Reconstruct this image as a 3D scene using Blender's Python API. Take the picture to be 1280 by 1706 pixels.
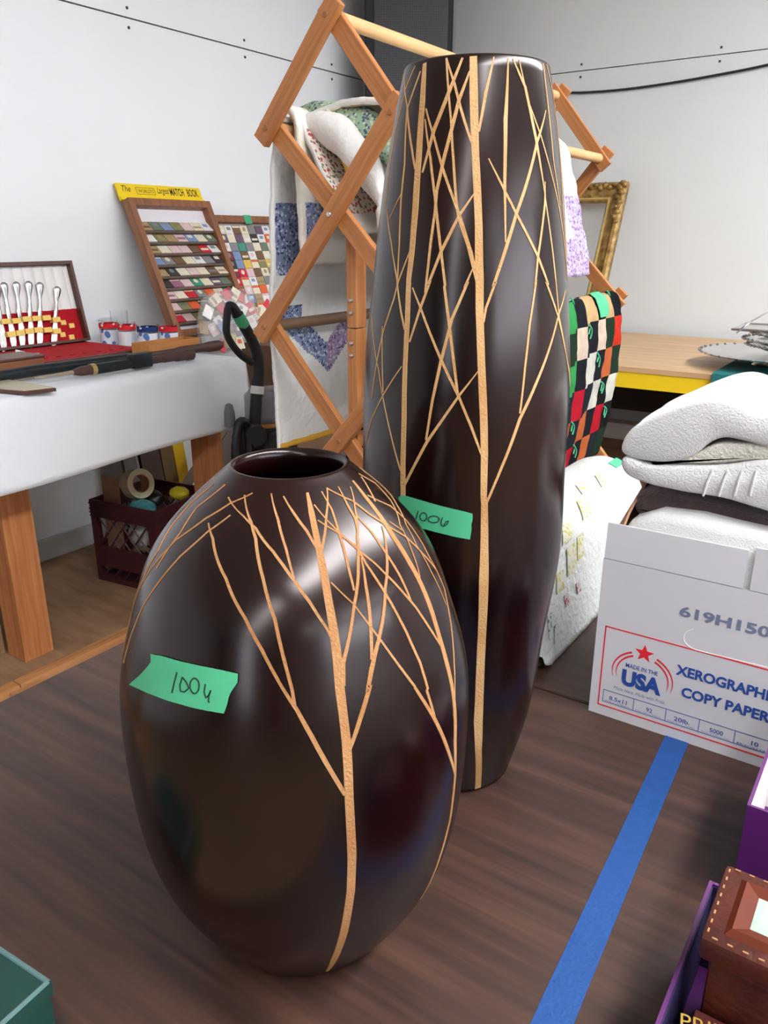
import bpy, bmesh, math, random
import numpy as np
from mathutils import Vector, Matrix, noise
for o in list(bpy.data.objects): bpy.data.objects.remove(o)
scene = bpy.context.scene
COL = scene.collection
PI = math.pi
random.seed(7)

# ------------------------------------------------------------------ camera, world, exposure
CAMZ = 1.39; FPX = 1310.0
YAW = math.radians(34.4); TILT = math.atan(458 / FPX)
cam_d = bpy.data.cameras.new('camera'); cam = bpy.data.objects.new('camera', cam_d); COL.objects.link(cam)
cam_d.sensor_fit = 'VERTICAL'; cam_d.sensor_height = 36.0; cam_d.lens = 36.0 * FPX / 1706.0
cam_d.clip_start = 0.02; cam_d.clip_end = 60
cam.location = (0, 0, CAMZ); cam.rotation_euler = (PI / 2 - TILT, 0, YAW)
scene.camera = cam
scene.view_settings.view_transform = 'Standard'; scene.view_settings.look = 'None'
scene.view_settings.gamma = 1.0; scene.view_settings.use_curve_mapping = False
scene.view_settings.exposure = 0.0
world = bpy.data.worlds.new('world'); scene.world = world; world.use_nodes = True
bg = world.node_tree.nodes['Background']; bg.inputs[0].default_value = (0.85, 0.92, 1.0, 1); bg.inputs[1].default_value = 0.2
LAMP = 27.0          # emission of the fluorescent diffusers
WINDOW = 9.0         # daylight strength of the big window in the near wall

FW = np.array([-math.sin(YAW) * math.cos(TILT), math.cos(YAW) * math.cos(TILT), -math.sin(TILT)])
RT = np.array([math.cos(YAW), math.sin(YAW), 0.0]); UP = np.cross(RT, FW)
def ray(px, py): return FW + RT * (px - 640) / FPX - UP * (py - 853) / FPX
def at(px, py, X=None, Y=None, Z=None):
    d = ray(px, py)
    t = X / d[0] if X is not None else (Y / d[1] if Y is not None else (Z - CAMZ) / d[2])
    return Vector((d[0] * t, d[1] * t, CAMZ + d[2] * t))

# ------------------------------------------------------------------ materials
def lin(c):
    return tuple(((v / 255) / 12.92 if v / 255 <= 0.04045 else ((v / 255 + 0.055) / 1.055) ** 2.4) for v in c)
MATS = {}
def mat(name, rgb, rough=0.6, metal=0.0, noise_amt=0.0, noise_scale=20.0, stretch=(1, 1, 1), rgb2=None, bump=0.0, bump_scale=None,
        emit=0.0, trans=0.0, alpha=1.0, coat=0.0, spec=0.5, sheen=0.0, ior=1.45):
    if name in MATS: return MATS[name]
    m = bpy.data.materials.new(name); m.use_nodes = True; MATS[name] = m
    nt = m.node_tree; b = nt.nodes['Principled BSDF']
    c = lin(rgb); b.inputs['Base Color'].default_value = (*c, 1)
    b.inputs['Roughness'].default_value = rough; b.inputs['Metallic'].default_value = metal
    b.inputs['Specular IOR Level'].default_value = spec; b.inputs['IOR'].default_value = ior
    b.inputs['Coat Weight'].default_value = coat; b.inputs['Coat Roughness'].default_value = 0.08
    b.inputs['Transmission Weight'].default_value = trans; b.inputs['Alpha'].default_value = alpha
    b.inputs['Sheen Weight'].default_value = sheen
    if emit: b.inputs['Emission Color'].default_value = (*c, 1); b.inputs['Emission Strength'].default_value = emit
    if noise_amt or rgb2 or bump:
        tc = nt.nodes.new('ShaderNodeTexCoord'); mp = nt.nodes.new('ShaderNodeMapping'); mp.inputs['Scale'].default_value = stretch
        nt.links.new(tc.outputs['Object'], mp.inputs['Vector'])
        nz = nt.nodes.new('ShaderNodeTexNoise'); nz.inputs['Scale'].default_value = noise_scale; nz.inputs['Detail'].default_value = 5
        nt.links.new(mp.outputs['Vector'], nz.inputs['Vector'])
        if noise_amt or rgb2:
            mx = nt.nodes.new('ShaderNodeMix'); mx.data_type = 'RGBA'
            c2 = lin(rgb2) if rgb2 else tuple(v * (1 - noise_amt) for v in c)
            mx.inputs['A'].default_value = (*c, 1); mx.inputs['B'].default_value = (*c2, 1)
            rp = nt.nodes.new('ShaderNodeValToRGB'); rp.color_ramp.elements[0].position = 0.35; rp.color_ramp.elements[1].position = 0.68
            nt.links.new(nz.outputs['Fac'], rp.inputs['Fac']); nt.links.new(rp.outputs['Color'], mx.inputs['Factor'])
            nt.links.new(mx.outputs['Result'], b.inputs['Base Color'])
        if bump:
            n2 = nt.nodes.new('ShaderNodeTexNoise'); n2.inputs['Scale'].default_value = bump_scale or noise_scale; n2.inputs['Detail'].default_value = 4
            nt.links.new(mp.outputs['Vector'], n2.inputs['Vector'])
            bp = nt.nodes.new('ShaderNodeBump'); bp.inputs['Strength'].default_value = bump; bp.inputs['Distance'].default_value = 0.01
            nt.links.new(n2.outputs['Fac'], bp.inputs['Height']); nt.links.new(bp.outputs['Normal'], b.inputs['Normal'])
    return m

def wood_grain(name, ca, cb, cc, rough, axis, scale=6.0, coat=0.0):
    """long grain streaks along one object axis"""
    m = bpy.data.materials.new(name); m.use_nodes = True; nt = m.node_tree; b = nt.nodes['Principled BSDF']; MATS[name] = m
    b.inputs['Roughness'].default_value = rough; b.inputs['Coat Weight'].default_value = coat
    tc = nt.nodes.new('ShaderNodeTexCoord'); mp = nt.nodes.new('ShaderNodeMapping')
    s = [scale * 6] * 3; s[axis] = scale * 0.35; mp.inputs['Scale'].default_value = s
    nt.links.new(tc.outputs['Object'], mp.inputs['Vector'])
    n1 = nt.nodes.new('ShaderNodeTexNoise'); n1.inputs['Scale'].default_value = 1.0; n1.inputs['Detail'].default_value = 6; n1.inputs['Distortion'].default_value = 0.6
    n2 = nt.nodes.new('ShaderNodeTexNoise'); n2.inputs['Scale'].default_value = 4.0; n2.inputs['Detail'].default_value = 3
    for n in (n1, n2): nt.links.new(mp.outputs['Vector'], n.inputs['Vector'])
    rp = nt.nodes.new('ShaderNodeValToRGB'); e = rp.color_ramp.elements
    e[0].position = 0.3; e[0].color = (*lin(cc), 1); e[1].position = 0.7; e[1].color = (*lin(cb), 1)
    k = e.new(0.5); k.color = (*lin(ca), 1)
    mx = nt.nodes.new('ShaderNodeMath'); mx.operation = 'MULTIPLY_ADD'; mx.inputs[1].default_value = 0.35; 
    ad = nt.nodes.new('ShaderNodeMath'); ad.operation = 'MULTIPLY'; ad.inputs[1].default_value = 0.65
    nt.links.new(n1.outputs['Fac'], ad.inputs[0]); nt.links.new(n2.outputs['Fac'], mx.inputs[0]); nt.links.new(ad.outputs[0], mx.inputs[2])
    nt.links.new(mx.outputs[0], rp.inputs['Fac']); nt.links.new(rp.outputs['Color'], b.inputs['Base Color'])
    bp = nt.nodes.new('ShaderNodeBump'); bp.inputs['Strength'].default_value = 0.06; bp.inputs['Distance'].default_value = 0.004
    nt.links.new(mx.outputs[0], bp.inputs['Height']); nt.links.new(bp.outputs['Normal'], b.inputs['Normal'])
    return m

def lacquer(name):
    m = bpy.data.materials.new(name); m.use_nodes = True; nt = m.node_tree; b = nt.nodes['Principled BSDF']; MATS[name] = m
    tc = nt.nodes.new('ShaderNodeTexCoord')
    n1 = nt.nodes.new('ShaderNodeTexNoise'); n1.inputs['Scale'].default_value = 5.0; n1.inputs['Detail'].default_value = 2
    nt.links.new(tc.outputs['Object'], n1.inputs['Vector'])
    rp = nt.nodes.new('ShaderNodeValToRGB'); e = rp.color_ramp.elements
    e[0].position = 0.40; e[0].color = (0.0026, 0.0009, 0.0009, 1); e[1].position = 0.75; e[1].color = (0.015, 0.0019, 0.0015, 1)
    nt.links.new(n1.outputs['Fac'], rp.inputs['Fac']); nt.links.new(rp.outputs['Color'], b.inputs['Base Color'])
    b.inputs['Roughness'].default_value = 0.22; b.inputs['Specular IOR Level'].default_value = 0.5; b.inputs['Specular Tint'].default_value = (1, .9, .88, 1)
    return m

M_WALL = mat('white_wall_panel', (236, 239, 242), 0.32, noise_amt=0.03, noise_scale=2.0, bump=0.03, bump_scale=1.5)
M_WALLB = mat('white_back_panel', (221, 223, 222), 0.45, noise_amt=0.03, noise_scale=2.0)
M_DARKGAP = mat('dark_joint', (60, 62, 66), 0.8)
M_FLOOR = mat('brown_floor', (150, 122, 96), 0.6, noise_amt=0.25, noise_scale=5.0)
M_CEIL = mat('ceiling_white', (228, 228, 226), 0.8)
M_TABLE = wood_grain('walnut_laminate', (64, 43, 35), (86, 59, 47), (38, 25, 20), 0.46, 0, 5.0)
M_EDGE = mat('dark_table_edge', (45, 32, 28), 0.5)
M_LACQ = lacquer('dark_brown_lacquer')
M_CARVE = mat('carved_tan_wood', (204, 164, 114), 0.8, rgb2=(184, 138, 86), noise_scale=14.0, bump=0.3, bump_scale=420.0)
M_CARVE2 = mat('carved_orange_wood', (176, 131, 86), 0.8, rgb2=(154, 106, 62), noise_scale=14.0, bump=0.3, bump_scale=420.0)
M_GREEN = mat('green_masking_tape', (72, 172, 126), 0.6, noise_amt=0.08, noise_scale=40)
M_INK = mat('black_ink', (22, 30, 30), 0.6)
M_BLUE = mat('blue_painter_tape', (18, 70, 134), 0.6, noise_amt=0.1, noise_scale=60, bump=0.15, bump_scale=200)
M_PINE = wood_grain('pine_slat', (176, 114, 64), (190, 130, 80), (150, 90, 46), 0.5, 2, 8.0)
M_DOWEL = mat('pale_dowel', (214, 170, 118), 0.55, noise_amt=0.15, noise_scale=8, stretch=(10, 1, 10))
M_DOWELD = mat('dark_dowel', (124, 98, 76), 0.55, noise_amt=0.2, noise_scale=8, stretch=(10, 1, 10))
M_STEEL = mat('steel', (190, 190, 190), 0.3, 1.0)
M_SILVER = mat('silver', (215, 215, 215), 0.22, 1.0, bump=0.1, bump_scale=60)
M_STUD = wood_grain('orange_stud', (190, 122, 72), (206, 142, 92), (160, 92, 50), 0.6, 2, 6.0)
M_STUDY = wood_grain('stud_beam', (190, 132, 84), (206, 150, 102), (160, 104, 62), 0.6, 1, 6.0)
M_PLY = mat('plywood', (166, 132, 100), 0.6, rgb2=(140, 106, 78), noise_scale=5, stretch=(1, 5, 5))
M_PLYR = mat('plywood_top', (204, 168, 126), 0.45, rgb2=(186, 148, 108), noise_scale=3, stretch=(1, 6, 6))
M_CLOTH = mat('white_cloth', (231, 235, 241), 0.85, bump=0.15, bump_scale=180)
M_YELLOW = mat('yellow_paint', (240, 205, 30), 0.45)
M_TEAL = mat('teal_cloth', (30, 112, 112), 0.85, noise_amt=0.2, noise_scale=6, bump=0.2, bump_scale=200)
M_BLACK = mat('black_plastic', (24, 25, 27), 0.35)
M_BLACKM = mat('black_matte', (22, 23, 26), 0.6)
M_QUILT = mat('white_quilt', (232, 232, 228), 0.9, bump=0.5, bump_scale=55)
M_QGREY = mat('cream_quilt_back', (226, 222, 210), 0.9, bump=0.5, bump_scale=70)
M_YBIND = mat('gold_binding', (222, 172, 58), 0.8)
def print_fabric(name, base, a, b_, scale):
    m = bpy.data.materials.new(name); m.use_nodes = True; nt = m.node_tree; bs = nt.nodes['Principled BSDF']; MATS[name] = m
    bs.inputs['Roughness'].default_value = 0.9
    tc = nt.nodes.new('ShaderNodeTexCoord'); v = nt.nodes.new('ShaderNodeTexVoronoi'); v.inputs['Scale'].default_value = scale
    nt.links.new(tc.outputs['Object'], v.inputs['Vector'])
    sp = nt.nodes.new('ShaderNodeSeparateColor'); nt.links.new(v.outputs['Color'], sp.inputs['Color'])
    rp = nt.nodes.new('ShaderNodeValToRGB'); rp.color_ramp.interpolation = 'CONSTANT'; e = rp.color_ramp.elements
    e[0].position = 0; e[0].color = (*lin(a), 1); e[1].position = 0.4; e[1].color = (*lin(b_), 1)
    k = e.new(0.7); k.color = (*lin(base), 1)
    nt.links.new(sp.outputs['Red'], rp.inputs['Fac'])
    mx = nt.nodes.new('ShaderNodeMix'); mx.data_type = 'RGBA'; mx.inputs['B'].default_value = (*lin(base), 1)
    nt.links.new(rp.outputs['Color'], mx.inputs['A'])
    gt = nt.nodes.new('ShaderNodeMath'); gt.operation = 'GREATER_THAN'; gt.inputs[1].default_value = 0.5
    nt.links.new(v.outputs['Distance'], gt.inputs[0]); nt.links.new(gt.outputs[0], mx.inputs['Factor'])
    nt.links.new(mx.outputs['Result'], bs.inputs['Base Color'])
    return m
M_BLUEPR = print_fabric('blue_floral_print', (128, 142, 176), (52, 66, 112), (198, 206, 222), 150)
M_FLORAL = print_fabric('red_floral_print', (236, 226, 214), (186, 88, 92), (120, 132, 106), 130)
M_GREENPR = print_fabric('green_floral_print', (150, 178, 150), (86, 96, 120), (196, 206, 186), 140)
M_PURPR = print_fabric('purple_floral_print', (164, 146, 178), (112, 88, 136), (206, 196, 214), 150)
M_TOWEL = mat('white_terry', (220, 220, 218), 0.95, bump=0.35, bump_scale=420, sheen=0.4)
M_TOWELIN = mat('cream_terry', (216, 214, 202), 0.95, bump=0.5, bump_scale=260)
M_BROWNT = mat('brown_terry', (84, 66, 66), 0.95, bump=0.6, bump_scale=260, sheen=0.3)
M_CARTON = mat('white_carton', (205, 204, 208), 0.6, noise_amt=0.03, noise_scale=10)
M_KRAFT = mat('kraft_carton', (176, 134, 104), 0.75, noise_amt=0.1, noise_scale=20)
M_NAVY = mat('blue_print_ink', (36, 72, 150), 0.6)
M_GREYINK = mat('grey_print_ink', (112, 122, 148), 0.6)
M_RED = mat('red_print_ink', (222, 34, 48), 0.6)
M_PURPLE = mat('purple_card', (86, 26, 100), 0.5)
M_PURPLEE = mat('purple_card_edge', (92, 42, 100), 0.5)
M_WHITECARD = mat('white_card', (236, 232, 226), 0.7)
M_LEATHER = mat('brown_leather', (84, 36, 24), 0.4, rgb2=(60, 24, 18), noise_scale=18, bump=0.15, bump_scale=120)
M_LEATHERL = mat('tan_leather_bevel', (98, 36, 10), 0.55, spec=0.25, noise_amt=0.2, noise_scale=14)
M_THREAD = mat('tan_thread', (160, 116, 76), 0.7)
M_PHOTO = mat('pale_photo', (166, 178, 164), 0.5, rgb2=(128, 152, 142), noise_scale=25)
M_REDBOOK = mat('red_book_cover', (84, 30, 32), 0.5, noise_amt=0.2, noise_scale=30)
M_GOLDINK = mat('gold_ink', (214, 176, 84), 0.4, 0.4)
M_GREENBOX = mat('dark_green_plastic', (30, 66, 60), 0.25, noise_amt=0.15, noise_scale=30)
M_GREENEDGE = mat('green_plastic_edge', (92, 124, 122), 0.3)
M_GOLD = mat('gilt', (176, 142, 82), 0.4, 0.35, rgb2=(112, 84, 40), noise_scale=30, bump=0.5, bump_scale=60)
M_GILTL = mat('gilt_light', (214, 186, 120), 0.35, 0.35, noise_amt=0.2, noise_scale=30)
M_CHEST = mat('chest_wood', (92, 58, 50), 0.4, noise_amt=0.2, noise_scale=10, stretch=(1, 6, 6))
M_VELVET = mat('red_velvet', (176, 12, 30), 0.95, noise_amt=0.1, noise_scale=40)
M_SATIN = mat('ivory_satin', (230, 228, 226), 0.4)
M_LOOP = mat('yellow_elastic', (240, 205, 110), 0.7)
M_GLASS = mat('clear_glass', (250, 252, 252), 0.03, trans=1.0, ior=1.3)
M_RIM = mat('frosted_print', (232, 236, 240), 0.4)
M_REDDOT = print_fabric('red_dotted_band', (206, 30, 42), (206, 30, 42), (236, 226, 226), 75)
M_BLUEDOT = print_fabric('blue_dotted_band', (28, 52, 108), (28, 52, 108), (226, 232, 240), 75)
M_BLUESCENE = print_fabric('blue_scene_print', (226, 232, 240), (86, 120, 184), (214, 222, 236), 42)
M_GUN = mat('gun_metal', (48, 54, 58), 0.4, 0.6, noise_amt=0.3, noise_scale=20)
M_GUNWOOD = mat('dark_stock_wood', (84, 56, 50), 0.45, noise_amt=0.3, noise_scale=10, stretch=(8, 1, 8))
M_BRASS = mat('brass', (206, 178, 120), 0.35, 0.8)
M_OAK = mat('orange_oak', (190, 128, 70), 0.5, noise_amt=0.2, noise_scale=8, stretch=(6, 1, 6))
M_MAROON = mat('maroon_crate_plastic', (74, 30, 36), 0.5, noise_amt=0.2, noise_scale=12)
M_RACKWOOD = wood_grain('rack_wood', (140, 92, 62), (160, 110, 74), (112, 70, 48), 0.5, 1, 8.0)
M_BAG = mat('clear_bag', (236, 238, 240), 0.08, alpha=0.26)
M_SMOKE = mat('smoky_plastic', (128, 130, 140), 0.12, alpha=0.6)

# ------------------------------------------------------------------ mesh helpers
class MB:
    def __init__(s): s.v = []; s.f = []; s.m = []
    def add(s, vs, fs, mi=0):
        o = len(s.v); s.v += [tuple(p) for p in vs]; s.f += [tuple(i + o for i in f) for f in fs]; s.m += [mi] * len(fs); return s
    def box(s, lo, hi, mi=0, M=None, bev=0.0):
        x0, y0, z0 = lo; x1, y1, z1 = hi
        if bev <= 0:
            v = [(x, y, z) for z in (z0, z1) for y in (y0, y1) for x in (x0, x1)]
            f = [(0, 2, 3, 1), (4, 5, 7, 6), (0, 1, 5, 4), (1, 3, 7, 5), (3, 2, 6, 7), (2, 0, 4, 6)]
        else:
            bm = bmesh.new(); bmesh.ops.create_cube(bm, size=1)
            for p in bm.verts: p.co = Vector(((x0 + x1) / 2 + p.co.x * (x1 - x0), (y0 + y1) / 2 + p.co.y * (y1 - y0), (z0 + z1) / 2 + p.co.z * (z1 - z0)))
            bmesh.ops.bevel(bm, geom=list(bm.edges), offset=bev, segments=2, profile=0.5, affect='EDGES')
            bm.verts.index_update(); v = [tuple(p.co) for p in bm.verts]; f = [tuple(q.index for q in g.verts) for g in bm.faces]; bm.free()
        if M is not None: v = [tuple(M @ Vector(p)) for p in v]
        return s.add(v, f, mi)
    def tube(s, pts, r, n=10, mi=0, closed=False, caps=True, flat=1.0):
        pts = [Vector(p) for p in pts]; k = len(pts); rs = r if isinstance(r, (list, tuple)) else [r] * k
        vs = []; fs = []; ref = None
        for i, p in enumerate(pts):
            if closed: d = pts[(i + 1) % k] - pts[i - 1]
            else: d = pts[min(i + 1, k - 1)] - pts[max(i - 1, 0)]
            d.normalize()
            if ref is None:
                ref = Vector((0, 0, 1)) if abs(d.z) < 0.9 else Vector((1, 0, 0))
            a = (ref - d * ref.dot(d)).normalized(); b = d.cross(a); ref = a
            for j in range(n):
                t = 2 * PI * j / n; vs.append(p + a * math.cos(t) * rs[i] + b * math.sin(t) * rs[i] * flat)
        for i in range(k if closed else k - 1):
            for j in range(n):
                a0 = i * n + j; a1 = i * n + (j + 1) % n; i2 = (i + 1) % k
                fs.append((a0, a1, i2 * n + (j + 1) % n, i2 * n + j))
        if caps and not closed:
            fs.append(tuple(range(n - 1, -1, -1))); fs.append(tuple((k - 1) * n + j for j in range(n)))
        return s.add(vs, fs, mi)
    def lathe(s, prof, c=(0, 0, 0), n=48, mi=0, sx=1, sy=1, cap=False):
        vs = []; fs = []
        for r, z in prof:
            for j in range(n):
                t = 2 * PI * j / n; vs.append((c[0] + r * math.cos(t) * sx, c[1] + r * math.sin(t) * sy, c[2] + z))
        for i in range(len(prof) - 1):
            for j in range(n): fs.append((i * n + j, i * n + (j + 1) % n, (i + 1) * n + (j + 1) % n, (i + 1) * n + j))
        if cap: fs.append(tuple(range(n - 1, -1, -1))); fs.append(tuple((len(prof) - 1) * n + j for j in range(n)))
        return s.add(vs, fs, mi)
    def grid(s, fn, nu, nv, mi=0, mfn=None, thick=0.0):
        """fn(u,v)->point for u,v in 0..1; thick>0 gives a closed slab"""
        P = [[Vector(fn(i / nu, j / nv)) for j in range(nv + 1)] for i in range(nu + 1)]
        vs = [p for r in P for p in r]; fs = []; ms = []
        for i in range(nu):
            for j in range(nv):
                a = i * (nv + 1) + j; fs.append((a, a + nv + 1, a + nv + 2, a + 1)); ms.append(mfn((i + .5) / nu, (j + .5) / nv) if mfn else mi)
        if thick:
            N = len(vs); nb = []
            for i in range(nu + 1):
                for j in range(nv + 1):
                    du = P[min(i + 1, nu)][j] - P[max(i - 1, 0)][j]; dv = P[i][min(j + 1, nv)] - P[i][max(j - 1, 0)]
                    n = du.cross(dv); n = n.normalized() if n.length > 1e-9 else Vector((0, 0, 1)); nb.append(P[i][j] - n * thick)
            vs = vs + nb; f0 = list(fs)
            for f, q in zip(f0, list(ms)): fs.append(tuple(x + N for x in reversed(f))); ms.append(q)
            bd = [(i, 0) for i in range(nu)] + [(nu, j) for j in range(nv)] + [(i, nv) for i in range(nu, 0, -1)] + [(0, j) for j in range(nv, 0, -1)]
            ids = [i * (nv + 1) + j for i, j in bd]
            for q in range(len(ids)):
                a, b = ids[q], ids[(q + 1) % len(ids)]; fs.append((b, a, a + N, b + N)); ms.append(mi)
        o = len(s.v); s.v += [tuple(p) for p in vs]; s.f += [tuple(i + o for i in f) for f in fs]; s.m += ms
        return s
    def prism(s, poly, d, mi=0):
        """planar polygon (3d points) extruded by the vector d"""
        n = len(poly); d = Vector(d); vs = [Vector(p) for p in poly] + [Vector(p) + d for p in poly]
        fs = [tuple(range(n - 1, -1, -1)), tuple(range(n, 2 * n))] + [(i, (i + 1) % n, n + (i + 1) % n, n + i) for i in range(n)]
        return s.add(vs, fs, mi)
    def mesh(s, name, mats, off=(0, 0, 0), smooth=False, M=None):
        me = bpy.data.meshes.new(name); o = Vector(off)
        vs = [tuple(Vector(p) - o) for p in s.v]
        if M is not None: vs = [tuple(M @ Vector(p)) for p in s.v]
        me.from_pydata(vs, [], s.f)
        for m in (mats if isinstance(mats, (list, tuple)) else [mats]): me.materials.append(m)
        me.polygons.foreach_set('material_index', s.m)
        bm = bmesh.new(); bm.from_mesh(me); bmesh.ops.recalc_face_normals(bm, faces=bm.faces); bm.to_mesh(me); bm.free()
        if smooth:
            me.polygons.foreach_set('use_smooth', [True] * len(me.polygons))
            if smooth != 'all':
                try: me.set_sharp_from_angle(angle=math.radians(smooth if smooth is not True else 40))
                except Exception: pass
        me.update(); return me
def link(name, me, parent=None, loc=None):
    o = bpy.data.objects.new(name, me); COL.objects.link(o)
    if parent is not None: o.parent = parent
    if loc is not None: o.location = loc
    return o
def absloc(o):
    L = Vector((0, 0, 0))
    while o is not None: L = L + Vector(o.location); o = o.parent
    return L
def part(name, mb, m, parent, smooth=False, world=True, label=None):
    """a child mesh; world=True: coordinates given in world space (parents unrotated)"""
    o = link(name, mb.mesh(name, m, absloc(parent) if world else (0, 0, 0), smooth), parent)
    if label: o['label'] = label
    return o
def tag(o, label, cat, group=None):
    o['label'] = label; o['category'] = cat
    if group: o['group'] = group
    return o
def thing(name, label, cat, loc=(0, 0, 0), group=None, M=None):
    o = bpy.data.objects.new(name, None); COL.objects.link(o); o.empty_display_size = 0.05
    if M is not None: o.matrix_world = M
    else: o.location = loc
    return tag(o, label, cat, group)
def solo(name, mb, m, label, cat, loc, smooth=False, group=None):
    o = link(name, mb.mesh(name, m, loc, smooth), None, loc); return tag(o, label, cat, group)
def struct(name, mb=None, m=None):
    o = link(name, mb.mesh(name, m)) if mb else bpy.data.objects.new(name, None)
    if not mb: COL.objects.link(o)
    o['kind'] = 'structure'; return o
def text(name, body, m, parent, origin, ux, uy, h, width=None, bold=0.0, shear=0.0, lift=0.0006, kx=1.0):
    """flat lettering: h = height of the letter box, ux/uy = unit vectors of the line and the up direction (world space)"""
    cu = bpy.data.curves.new(name, 'FONT'); cu.body = body; cu.size = 1; cu.offset = bold; cu.shear = shear; cu.resolution_u = 3
    t = bpy.data.objects.new(name, cu); COL.objects.link(t)
    bpy.context.view_layer.update()
    me = bpy.data.meshes.new_from_object(t.evaluated_get(bpy.context.evaluated_depsgraph_get()))
    bpy.data.objects.remove(t); bpy.data.curves.remove(cu)
    xs = [v.co.x for v in me.vertices]; ys = [v.co.y for v in me.vertices]
    x0, x1, y0, y1 = min(xs), max(xs), min(ys), max(ys); sy = h / (y1 - y0); sx = width / (x1 - x0) if width else sy * kx
    ux = Vector(ux); uy = Vector(uy); n = ux.cross(uy); B = absloc(parent)
    for v in me.vertices:
        v.co = Vector(origin) + ux * ((v.co.x - x0) * sx) + uy * ((v.co.y - y0) * sy) + n * lift - B
    me.materials.clear(); me.materials.append(m); me.name = name
    return link(name, me, parent)
def nz(p, s=1.0, seed=0.0): return noise.noise(Vector(p) * s + Vector((seed, seed * 1.7, -seed)))
def smoothpath(pts, k=6):
    """Catmull-Rom through points"""
    pts = [Vector(p) for p in pts]; out = []
    for i in range(len(pts) - 1):
        p0 = pts[max(i - 1, 0)]; p1 = pts[i]; p2 = pts[i + 1]; p3 = pts[min(i + 2, len(pts) - 1)]
        for j in range(k):
            t = j / k; out.append(0.5 * ((2 * p1) + (p2 - p0) * t + (2 * p0 - 5 * p1 + 4 * p2 - p3) * t * t + (3 * p1 - p0 - 3 * p2 + p3) * t ** 3))
    out.append(pts[-1]); return out

# ------------------------------------------------------------------ the setting
XW, YW, XR, YN, HC = -2.93, 4.51, 6.5, -11.5, 3.1
struct('floor', MB().box((XW - .2, YN - .2, -.1), (XR + .2, YW + .2, 0)), M_FLOOR)
struct('ceiling', MB().box((XW - .2, YN - .2, HC), (XR + .2, YW + .2, HC + .1)), M_CEIL)
wl = struct('wall_left', MB().box((XW - .16, YN, 0), (XW - .012, YW + .1, HC)), M_DARKGAP)
part('panel', MB().box((XW - .013, YN, 0), (XW, YW, 2.226)), M_WALL, wl)
part('panel', MB().box((XW - .013, YN, 2.232), (XW, YW, HC)), M_WALL, wl)
sc = MB()
for yy in (2.44, 3.113, 3.78):
    for dz in (-.035, .035): sc.lathe([(0.0001, 0), (.006, 0), (.006, .003), (.0001, .003)], (0, 0, 0), 8)
    for q in range(len(sc.v) - 64, len(sc.v)):
        x, y, z = sc.v[q]; k = 1 if q >= len(sc.v) - 32 else -1
        sc.v[q] = (XW + z, yy + x, 2.229 + k * .035 + y)
part('screw', sc, M_DARKGAP, wl)['kind'] = 'stuff'
wb = struct('wall_back', MB().box((XW - .1, YW + .012, 0), (XR, YW + .16, HC)), M_DARKGAP)
part('panel', MB().box((XW, YW, 0), (XR, YW + .013, 2.226)), M_WALLB, wb)
part('panel', MB().box((XW, YW, 2.231), (XR, YW + .013, HC)), M_WALLB, wb)
sc = MB()
for xx in (-1.811, -1.103):
    for k in (-1, 1): sc.box((xx - .005, YW - .003, 2.229 + k * .03 - .005), (xx + .005, YW + .001, 2.229 + k * .03 + .005))
part('screw', sc, M_DARKGAP, wb)['kind'] = 'stuff'
M_NEAR = mat('brown_near_wall', (62, 50, 44), .8)
WY0, WY1, WZ0, WZ1 = -3.6, 3.2, 1.75, 2.75        # clerestory window in the right wall
wr = MB(); wr.box((XR, YN, 0), (XR + .15, YW, WZ0)); wr.box((XR, YN, WZ1), (XR + .15, YW, HC)); wr.box((XR, YN, WZ0), (XR + .15, WY0, WZ1)); wr.box((XR, WY1, WZ0), (XR + .15, YW, WZ1))
struct('wall_right', wr, M_WALLB)
win = struct('window_1', MB().box((XR + .04, WY0, WZ0), (XR + .09, WY1, WZ0 + .05)), M_WALLB)
for k in range(6):
    y = WY0 + (WY1 - WY0 - .05) * k / 5; part('window_frame', MB().box((XR + .04, y, WZ0 + .05), (XR + .09, y + .05, WZ1)), M_WALLB, win)
part('pane', MB().box((XR + .06, WY0, WZ0 + .05), (XR + .066, WY1, WZ1)), mat('window_daylight', (235, 242, 255), 0.4, emit=WINDOW), win)
wn = MB(); wn.box((XW, YN - .15, 0), (.7, YN, HC)); wn.box((2.3, YN - .15, 0), (XR, YN, HC)); wn.box((.7, YN - .15, 0), (2.3, YN, 1.2)); wn.box((.7, YN - .15, 2.8), (2.3, YN, HC))
struct('wall_near', wn, M_NEAR)
win = struct('window_2', MB().box((.7, YN - .11, 1.2), (2.3, YN - .06, 1.25)), M_WALLB)
for x in (.7, 1.475, 2.25): part('window_frame', MB().box((x, YN - .11, 1.25), (x + .05, YN - .06, 2.8)), M_WALLB, win)
part('pane', MB().box((.7, YN - .09, 1.25), (2.3, YN - .084, 2.8)), MATS['window_daylight'], win)
bb = MB().box((XW, YN, 0), (XW + .012, YW, .19)); struct('baseboard_left', bb, mat('white_baseboard', (214, 216, 218), .5))
struct('baseboard_back', MB().box((XW, YW - .012, 0), (XR, YW, .14)), MATS['white_baseboard'])

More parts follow.
